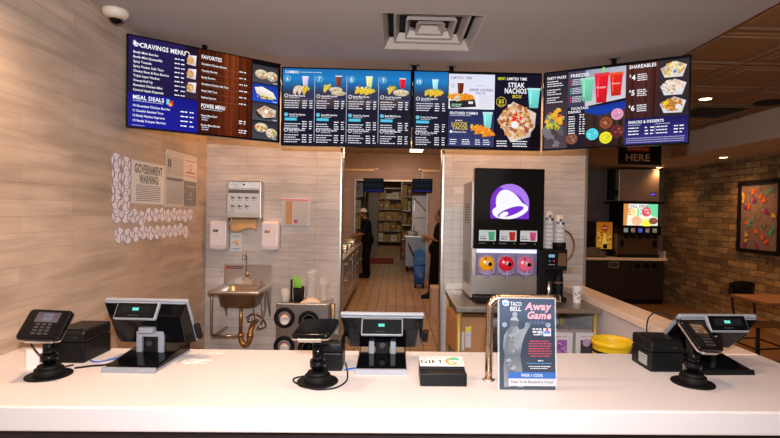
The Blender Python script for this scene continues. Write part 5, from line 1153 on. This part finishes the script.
# ------------------------------------------------------------------ people
def cap_(g, p, q, r0, r1, n=14, flat=1):
    g.cyl(p, q, r0, r1, n=n); g.ball(p, r0, n); g.ball(q, r1, n)
def figure(label, loc, rz, J, hair, cap=None, shirt=navy, arms=None):
    """J: joints in metres, the person faces local -x"""
    t = thing('person', label, 'person', loc, rz)
    V = {k: Vector(v) for k, v in J.items()}
    g = G()
    def chain(g, ks, rs, dr=0):
        for a, b, r0, r1 in zip(ks, ks[1:], rs, rs[1:]): cap_(g, V[a], V[b], r0 + dr, r1 + dr)
    hd = V['head']
    g.ball(hd, .105, 18, (.92, .76, 1.12)); g.ball(hd + Vector((-.035, 0, -.05)), .068, 14, (.9, .8, 1))
    g.ball(hd + Vector((-.105, 0, -.012)), .018, 8, (1, .7, 1.3)); g.ball(hd + Vector((-.085, 0, -.055)), .018, 8, (.8, 1.3, .5))
    for s_ in (1, -1): g.ball(hd + Vector((.005, .078 * s_, -.01)), .026, 8, (.7, .4, 1.2)); g.ball(hd + Vector((-.086, .030 * s_, .012)), .013, 8)
    chain(g, ['neck0', 'neck'], [.058, .055])
    def torso(g, dr=0):
        a, b, c = V['chest'], V['waist'], V['hip']
        g.ball(a, .155 + dr, 18, (.80, 1.18, 1.25)); g.ball((a + b) / 2, .140 + dr, 18, (.85, 1.08, 1.2)); g.ball(b, .132 + dr, 18, (.88, 1.05, 1.1)); g.ball(c, .150 + dr, 18, (.92, 1.12, .95))
        for s_ in 'lr': cap_(g, V['sh' + s_], a + Vector((0, 0, .06)), .062 + dr, .09 + dr)
    torso(g)
    for s_ in 'lr':
        chain(g, ['sh' + s_, 'el' + s_, 'wr' + s_], [.056, .044, .029]); chain(g, ['hp' + s_, 'kn' + s_, 'an' + s_], [.090, .060, .040])
        w = V['wr' + s_]; d = (w - V['el' + s_]).normalized(); pl = w + d * .06
        cap_(g, w, pl, .030, .034, 10)
        up = Vector((0, 0, 1)); sd = d.cross(up).normalized()
        for k, L in enumerate((.062, .075, .07, .055)):
            b0 = pl + sd * (.027 - .018 * k) + d * .015; b1 = b0 + d * L * .5 - up * .008; b2 = b1 + d * L * .4 - up * .022
            cap_(g, b0, b1, .0095, .009, 8); cap_(g, b1, b2, .009, .0075, 8)
        cap_(g, w + d * .02 + sd * .03, w + d * .06 + sd * .055 - up * .01, .011, .010, 8); cap_(g, w + d * .06 + sd * .055 - up * .01, w + d * .09 + sd * .05 - up * .02, .010, .008, 8)
        f = V['an' + s_]; g.ball(f + Vector((-.07, 0, -.05)), .05, 12, (1.8, .8, .7))
    o = g.build('body', skin, t); r = o.modifiers.new('r', 'REMESH'); r.mode = 'VOXEL'; r.voxel_size = .0075; r.use_smooth_shade = True
    sm = o.modifiers.new('s', 'SMOOTH'); sm.iterations = 2
    g = G(); torso(g, .014)
    for s_ in 'lr': V['m' + s_] = V['sh' + s_].lerp(V['el' + s_], .85); chain(g, ['sh' + s_, 'm' + s_], [.066, .060], .006)
    chain(g, ['neck0', 'neck0'], [.06, .06]) if False else g.ball(V['neck0'], .070, 12, (1, 1.1, .5))
    o = g.build('shirt', shirt, t); r = o.modifiers.new('r', 'REMESH'); r.mode = 'VOXEL'; r.voxel_size = .010; r.use_smooth_shade = True; o.modifiers.new('s', 'SMOOTH').iterations = 4
    g = G(); g.ball(V['hip'], .168, 18, (.92, 1.12, .95))
    for s_ in 'lr': chain(g, ['hp' + s_, 'kn' + s_, 'an' + s_], [.105, .080, .062], .004)
    o = g.build('trousers', blackc, t); r = o.modifiers.new('r', 'REMESH'); r.mode = 'VOXEL'; r.voxel_size = .010; r.use_smooth_shade = True; o.modifiers.new('s', 'SMOOTH').iterations = 4
    for s_ in 'lr':
        f = V['an' + s_]; g = G(); g.ball(f + Vector((-.075, 0, -.045)), .058, 14, (2.0, .85, .75), -.8, 1).ball(f + Vector((0, 0, -.02)), .058, 12); g.box(f.x - .19, f.y - .045, .0, f.x + .045, f.y + .045, .022)
        g.build('shoe', blackm, t, .004)
    if hair:
        g = G(); g.ball(hd + Vector((.018, 0, .015)), .112, 16, (.92, .80, 1.10), -.35, 1); g.ball(hd + Vector((.085, 0, -.05)), .055, 12, (.9, 1.1, 1.3)); g.build('hair', hairm, t)
    if cap:
        g = G(); g.ball(hd + Vector((.002, 0, .035)), .116, 18, (.95, .82, .85), .0, 1); g.prism([(-.05, -.07), (-.13, -.055), (-.165, 0), (-.13, .055), (-.05, .07)], .034 + hd.z, .042 + hd.z, 'z') if False else None
        g.add([(hd.x + a, b, hd.z + c) for a, b, c in ((-.08, -.075, .04), (-.13, -.06, .035), (-.175, 0, .028), (-.13, .06, .035), (-.08, .075, .04))] + [(hd.x + a, b, hd.z + c + .007) for a, b, c in ((-.08, -.075, .04), (-.13, -.06, .035), (-.175, 0, .028), (-.13, .06, .035), (-.08, .075, .04))],
              [(4, 3, 2, 1, 0), (5, 6, 7, 8, 9)] + [(i, (i + 1) % 5, 5 + (i + 1) % 5, 5 + i) for i in range(5)])
        g.build('cap', capm, t)
    return t
figure('person in dark shirt and white cap facing left at the kitchen prep line', (-.66, 11.28, 0), .05,
       dict(head=(-.085, 0, 1.52), neck=(-.05, 0, 1.42), neck0=(-.02, 0, 1.35), chest=(-.02, 0, 1.20), waist=(.0, 0, 1.03), hip=(.02, 0, .90),
            shl=(-.03, -.18, 1.32), ell=(-.07, -.21, 1.06), wrl=(-.24, -.17, 1.00), shr=(-.03, .18, 1.32), elr=(-.08, .20, 1.07), wrr=(-.26, .14, 1.02),
            hpl=(.02, -.09, .84), knl=(-.01, -.10, .47), anl=(.03, -.10, .085), hpr=(.02, .09, .84), knr=(-.03, .10, .47), anr=(-.03, .10, .085)), True, True, navy)
figure('person in black shirt and trousers partly hidden by the right doorpost', (.76, 8.72, 0), -.12,
       dict(head=(.08, 0, 1.52), neck=(.085, 0, 1.42), neck0=(.10, 0, 1.35), chest=(.09, 0, 1.20), waist=(.05, 0, 1.03), hip=(.02, 0, .90),
            shl=(.08, -.17, 1.32), ell=(.02, -.23, 1.09), wrl=(-.14, -.17, 1.12), shr=(.08, .17, 1.32), elr=(.04, .20, 1.08), wrr=(-.13, .12, 1.10),
            hpl=(.02, -.08, .84), knl=(-.03, -.09, .47), anl=(-.06, -.10, .085), hpr=(.02, .09, .84), knr=(-.02, .10, .47), anr=(.0, .12, .085)), True, None, blackc)

# ------------------------------------------------------------------ drinks station in the dining room
SX0, SX1, SY, SZ = 2.95, 4.80, 8.30, .83
m_lam = mat('dark_wood_laminate', (.014, .008, .006), .45, var=.3, vs=10, stretch=(1, 1, .2))
t = thing('drinks_cabinet', 'dark base cabinet under the self-service drinks station', 'cabinet', (SX0, SY, 0))
sw = SX1 - SX0
G().box(0, .05, 0, sw, .69, .09).build('plinth', blackm, t); G().box(0, .02, .09, sw, .69, .78).build('body', m_lam, t, .003)
for k in range(3):
    x0 = .01 + k * sw / 3; d = G().box(x0, 0, .10, x0 + sw / 3 - .02, .02, .77).build('door', m_lam, t, .003)
    if k < 2: p = Pic(.17, .10); p.rect(0, 0, .17, .10, (.35, .27, .2)); p.rect(.01, .012, .16, .088, (.02, .015, .012)); p.greek(.03, .04, .1, .015, (.12, .1, .08)); o = p.build('notice_plate', printm, d); o.location = (x0 + sw / 6, -.001, .70)
    else:
        for q in (.12, .28, .42): G().cyl((x0 + q, -.001, .69), (x0 + q, .004, .69), .05, n=20).build('cutout', blackg, d)
t = G().box(SX0 - .01, SY - .03, .782, SX1 + .03, 8.99, SZ).build('station_top', m_cap, None, .004); tag(t, 'peach solid countertop of the self-service drinks station', 'countertop')
t = G().box(SX1 - .0, SY + .02, SZ + .001, SX1 + .02, 8.98, SZ + .12).build('side_splash', m_cap); tag(t, 'low upright splash guard at the right end of the drinks station', 'splash guard')
t = thing('soda_fountain', 'soda fountain with a lit CHILL DRINK ENJOY picture panel', 'drink dispenser', (3.98, 8.36, SZ + .001))
m_br = mat('bronze_metal', (.16, .10, .06), .4, .7)
G().box(0, .06, 0, .76, .58, .42).build('body', m_br, t, .006); G().box(0, -.01, .41, .77, .58, .56).build('valve_housing', blackm, t, .006)
G().box(.05, .02, .56, .74, .50, .965).build('sign_box', blackm, t, .006); G().box(-.03, -.02, .965, .80, .56, 1.0).build('top_shelf', blackm, t, .004)
p = Pic(.62, .385); w_, h_ = .62, .385
p.rect(0, 0, w_, h_, (.80, .78, .72), (.70, .72, .55)); p.poly([(0, 0), (0, h_), (.06, h_), (.09, 0)], (.55, .22, .05)); p.poly([(.45, 0), (.40, .12), (.5, .2), (w_, .25), (w_, 0)], (.15, .60, .30))
p.text('CHILL. DRINK.', .10, .012, .055, (.08, .07, .06), 1.8, w=.36)
for i, (ch, c) in enumerate(zip('ENJOY', ((.85, .25, .02), (.85, .55, .02), (.2, .6, .2), (.05, .55, .55), (.8, .05, .1)))): p.text(ch, .085 + i * .068, .078, .115, c, 3, w=.058)
p.disc(.41, .14, .085, (.70, .08, .10)); p.blobs(.41, .14, .05, .05, [(.85, .4, .4), (.5, .03, .05), (.9, .7, .65)], 16, .018)
p.disc(.24, .30, .095, (.80, .42, .25), .085); p.blobs(.24, .30, .06, .05, [(.9, .6, .4), (.7, .3, .15)], 14, .02)
p.disc(.42, .34, .095, (.75, .72, .08), .07); p.disc(.54, .30, .08, (.22, .07, .04), .06); p.blobs(.54, .30, .05, .04, [(.4, .2, .1), (.1, .03, .02)], 12, .015)
o = p.build('lit_picture', attrmat('lit_panel', 1.3), t); o.location = (.405, .018, .762)
for k in range(5):
    v = G().box(.10 + k * .13, -.055, .34, .16 + k * .13, .0, .44).build('valve', blackm, t, .006)
    p = Pic(.075, .075); c = ((.3, .35, .3), (.35, .15, .12), (.1, .12, .6), (.35, .15, .2), (.35, .3, .15))[k]; p.rect(0, 0, .075, .075, c); p.blobs(.037, .037, .025, .025, [(.6, .6, .6), (.1, .1, .1), c], 8, .012); o = p.build('flavour_label', litd, t); o.location = (.13 + k * .13, -.0115, .485)
for x in (.06, .66): G().box(x, .05, .18, x + .07, .06, .30).build('switch_plate', blackm, t, .003); 
G().box(.02, -.02, 0, .74, .06, .05).build('drip_tray', blackm, t, .005)
t = thing('ice_machine', 'stainless ice maker standing on the soda fountain, with a small violet display', 'ice machine', (3.98, 8.36, SZ + 1.0025))
G().box(0, .02, 0, .73, .60, .575).build('housing', mat('warm_steel', (.42, .32, .25), .35, .45, var=.1, vs=8), t, .01)
p = Pic(.10, .05); p.rect(0, 0, .10, .05, (.02, .01, .05)); p.rect(.008, .015, .092, .038, (.25, .12, .95)); o = p.build('display', lit, t); o.location = (.62, .0195, .13)
G().box(-.17, .02, .02, -.06, .12, .57).build('side_column', blackm, t, .004); G().box(-.06, .04, .1, 0, .10, .2).build('link_duct', blackm, t)
t = thing('tea_dispenser', 'tea dispenser with an orange picture front at the left of the soda fountain', 'drink dispenser', (3.66, 8.55, SZ + .001))
G().box(0, .0, .12, .31, .40, .63).build('tank', m_br, t, .01); G().box(.0, .05, 0, .31, .40, .12).build('base', blackm, t, .005); G().box(.13, -.05, .14, .19, 0, .22).build('tap', blackm, t, .006)
p = Pic(.29, .49); p.rect(0, 0, .29, .49, (.45, .14, .02), (.65, .30, .04)); p.blobs(.15, .25, .12, .2, [(.75, .35, .03), (.5, .12, .02), (.8, .5, .1), (.3, .06, .01)], 40, .03); p.disc(.15, .11, .06, (.35, .05, .02)); p.greek(.11, .10, .08, .02, (.8, .7, .5))
p.poly([(.13, .20), (.10, .45), (.20, .45), (.17, .20)], (.85, .5, .08)); o = p.build('picture_front', litd, t); o.location = (.155, -.001, .375)
t = thing('condiment_bin', 'low tray of wrapped condiment packets at the left of the drinks station', 'tray', (3.30, 8.285, SZ + .001))
g = G(M=Matrix.Scale(.72, 4, (0, 1, 0))); g.box(0, 0, 0, .44, .34, .015).box(0, 0, 0, .44, .012, .05).box(0, .328, 0, .44, .34, .16).box(0, 0, 0, .012, .34, .10).box(.428, 0, 0, .44, .34, .10).box(.14, 0, 0, .15, .33, .09).box(.29, 0, 0, .30, .33, .09).build('tray', steel_dark, t)
g = G(); rp = random.Random(8)
for k in range(70):
    g.M = Matrix.Translation((rp.uniform(.03, .41), rp.uniform(.03, .20), .03 + rp.uniform(0, .07))) @ Matrix.Rotation(rp.uniform(0, 3), 4, 'Z') @ Matrix.Rotation(rp.uniform(-.5, .5), 4, 'X'); g.box(-.03, -.018, -.004, .03, .018, .004)
o = g.build('packets', mat('packets', (.42, .30, .2), .4, var=.8, vs=40), t, kind='stuff')
# picture on the brick wall
t = thing('wall_picture', 'black framed brown picture with bright colour patches on the brick wall', 'picture', (5.146, 6.58, 1.588), -PI / 2)
g = G(); w_, h_ = .40, .52
g.box(-w_, -.035, -h_, w_, 0, -h_ + .055).box(-w_, -.035, h_ - .055, w_, 0, h_).box(-w_, -.035, -h_ + .055, -w_ + .055, 0, h_ - .055).box(w_ - .055, -.035, -h_ + .055, w_, 0, h_ - .055).build('frame', blackm, t, .004)
p = Pic(.70, .94); p.rect(0, 0, .70, .94, (.26, .17, .14), (.24, .15, .13)); rq = random.Random(21)
for k in range(120):
    u = rq.uniform(.03, .67); v = rq.uniform(.03, .91); a = rq.uniform(0, 6.3); p.ring(u, v, rq.uniform(.012, .05), .004, rq.choice(((.08, .05, .05), (.08, .05, .05), (.42, .34, .30))), a, a + rq.uniform(1.5, 4), 7)
for c, spots in (((.85, .13, .01), ((.22, .10), (.36, .16), (.42, .22), (.14, .30), (.10, .55), (.30, .66), (.42, .74), (.48, .80))), ((.08, .40, .22), ((.55, .08), (.50, .12), (.20, .52), (.17, .58), (.58, .62), (.55, .68))), ((.30, .02, .16), ((.25, .24), (.48, .38), (.06, .32), (.30, .88), (.08, .88))), ((.8, .45, .03), ((.03, .15), (.05, .22), (.60, .45), (.10, .72), (.12, .80)))):
    for u, v in spots: p.blobs(u + .02, v + .01, .035, .03, [c], 5, .028, rq)
o = p.build('artwork', printm, t, (.2, .15, .1)); o.location = (0, -.012, 0)
# table and chair
t = thing('dining_table', 'brown topped dining table at the right edge beside the brick wall', 'table', (4.02, 4.78, 0))
G().box(-.40, -.27, .715, .44, .24, .75).build('table_top', wood, t, .006); G().cyl((0.1, 0, .03), (.1, 0, .715), .035, n=16).build('pedestal', blackm, t); G().cyl((.1, 0, 0), (.1, 0, .03), .24, .23, n=30).build('foot', blackm, t)
t = thing('dining_chair', 'black metal chair with brown wooden seat behind the dining table', 'chair', (3.86, 5.12, 0), math.radians(8))
G().box(-.17, -.35, .44, .19, .0, .47).build('seat', wood, t, .01)
loft(G(), [[(x, .03 + .03 * math.cos(x * 8) * 0 + (-.02 * (1 - (x / .16) ** 2)) * -1, z) for x, z in ((-.155, .72), (-.08, .715), (0, .713), (.08, .715), (.155, .72), (.16, .85), (.08, .865), (0, .868), (-.08, .865), (-.16, .85))], [(x, .045 + .02 * (1 - (x / .16) ** 2), z) for x, z in ((-.155, .72), (-.08, .715), (0, .713), (.08, .715), (.155, .72), (.16, .85), (.08, .865), (0, .868), (-.08, .865), (-.16, .85))]], True, True).build('backrest', blackm, t)
for s_ in (-1, 1): G().tube([(s_ * .13, -.02, .44), (s_ * .135, .01, .6), (s_ * .14, .04, .80)], .011, 8).build('back_post', blackm, t)
for sx in (-1, 1):
    for sy in (-.33, -.02): G().cyl((sx * .16, sy, .44), (sx * .20, sy * 1.08 + (.02 if sy > -.1 else 0), 0), .018, .012, n=8).build('leg', blackm, t)
G().tube([(-.17, -.33, .22), (.17, -.33, .22)], .009, 6).tube([(-.17, -.02, .25), (.17, -.02, .25)], .009, 6).tube([(-.175, -.33, .22), (-.175, -.02, .24)], .009, 6).tube([(.175, -.33, .22), (.175, -.02, .24)], .009, 6).build('stretchers', blackm, t)
# ------------------------------------------------------------------ light
def area(name, loc, rot, size, power, c, sy=None):
    l = bpy.data.lights.new(name, 'AREA'); l.energy = power; l.color = c; l.size = size
    if sy: l.shape = 'RECTANGLE'; l.size_y = sy
    o = bpy.data.objects.new(name, l); col.objects.link(o); o.location = loc; o.rotation_euler = rot; return o
def spot(name, loc, power, c, ang=120, blend=.8, r=.05, rot=(0, 0, 0)):
    l = bpy.data.lights.new(name, 'SPOT'); l.energy = power; l.color = c; l.spot_size = math.radians(ang); l.spot_blend = blend; l.shadow_soft_size = r
    o = bpy.data.objects.new(name, l); col.objects.link(o); o.location = loc; o.rotation_euler = rot; return o
WARM = (1, .64, .37); WARM2 = (1, .50, .20)
area('camera_flash', (0, -.03, 1.79), (PI / 2 - .03, 0, 0), .06, 76, (.96, .96, 1))
# recessed lamps over the service area (outside the picture) and behind the photographer
for x, y, p_ in ((-1.15, 1.75, 95), (.7, 1.75, 34), (-.2, 1.75, 36), (-1.0, .2, 25), (1.2, .3, 16)): spot('downlight', (x, y, 2.68), p_, WARM, 150, 1, .06)
area('screen_back_light', (0, 4.05, 2.66), (0, 0, 0), 3.0, 30, WARM2, .12)
area('lobby_bounce', (0, -1.2, 2.2), (PI / 2 - .3, 0, 0), 4.0, 16, (.95, .85, .80), 1.5)
area('kitchen_light', (-.2, 6.5, 2.93), (0, 0, 0), 1.2, 34, (1, .66, .38), 2.5)
area('kitchen_light', (-.2, 9.8, 2.93), (0, 0, 0), 1.2, 12, (1, .62, .35), 1.2)
area('storage_light', (-.2, 15.5, 2.96), (0, 0, 0), 1.0, 9, (1, .78, .5), 2.5)
area('storage_light', (-.2, 20.3, 2.96), (0, 0, 0), 1.0, 10, (1, .78, .5), 2.0)
for x, y, p_ in ((4.67, 8.33, 22), (4.72, 6.75, 60), (4.72, 5.2, 60), (3.06, 4.66, 75), (3.06, 6.4, 60), (3.4, 2.2, 70)): spot('dining_downlight', (x, y, 2.42), p_, WARM2, 130, .9, .05)
l = bpy.data.lights.new('kitchen_wall_fill', 'POINT'); l.energy = 26; l.color = (1, .62, .35); l.shadow_soft_size = .12; o = bpy.data.objects.new('kitchen_wall_fill', l); col.objects.link(o); o.location = (.1, 9.6, 2.75)  # added point light with no fixture, brightens the top of the kitchen end wall
w = bpy.data.worlds.new('world'); sc.world = w; w.use_nodes = True
w.node_tree.nodes['Background'].inputs[0].default_value = (1, .72, .5, 1); w.node_tree.nodes['Background'].inputs[1].default_value = .28
vs = sc.view_settings; vs.view_transform = 'Standard'; vs.look = 'None'; vs.exposure = 0; vs.gamma = 1; vs.use_curve_mapping = False
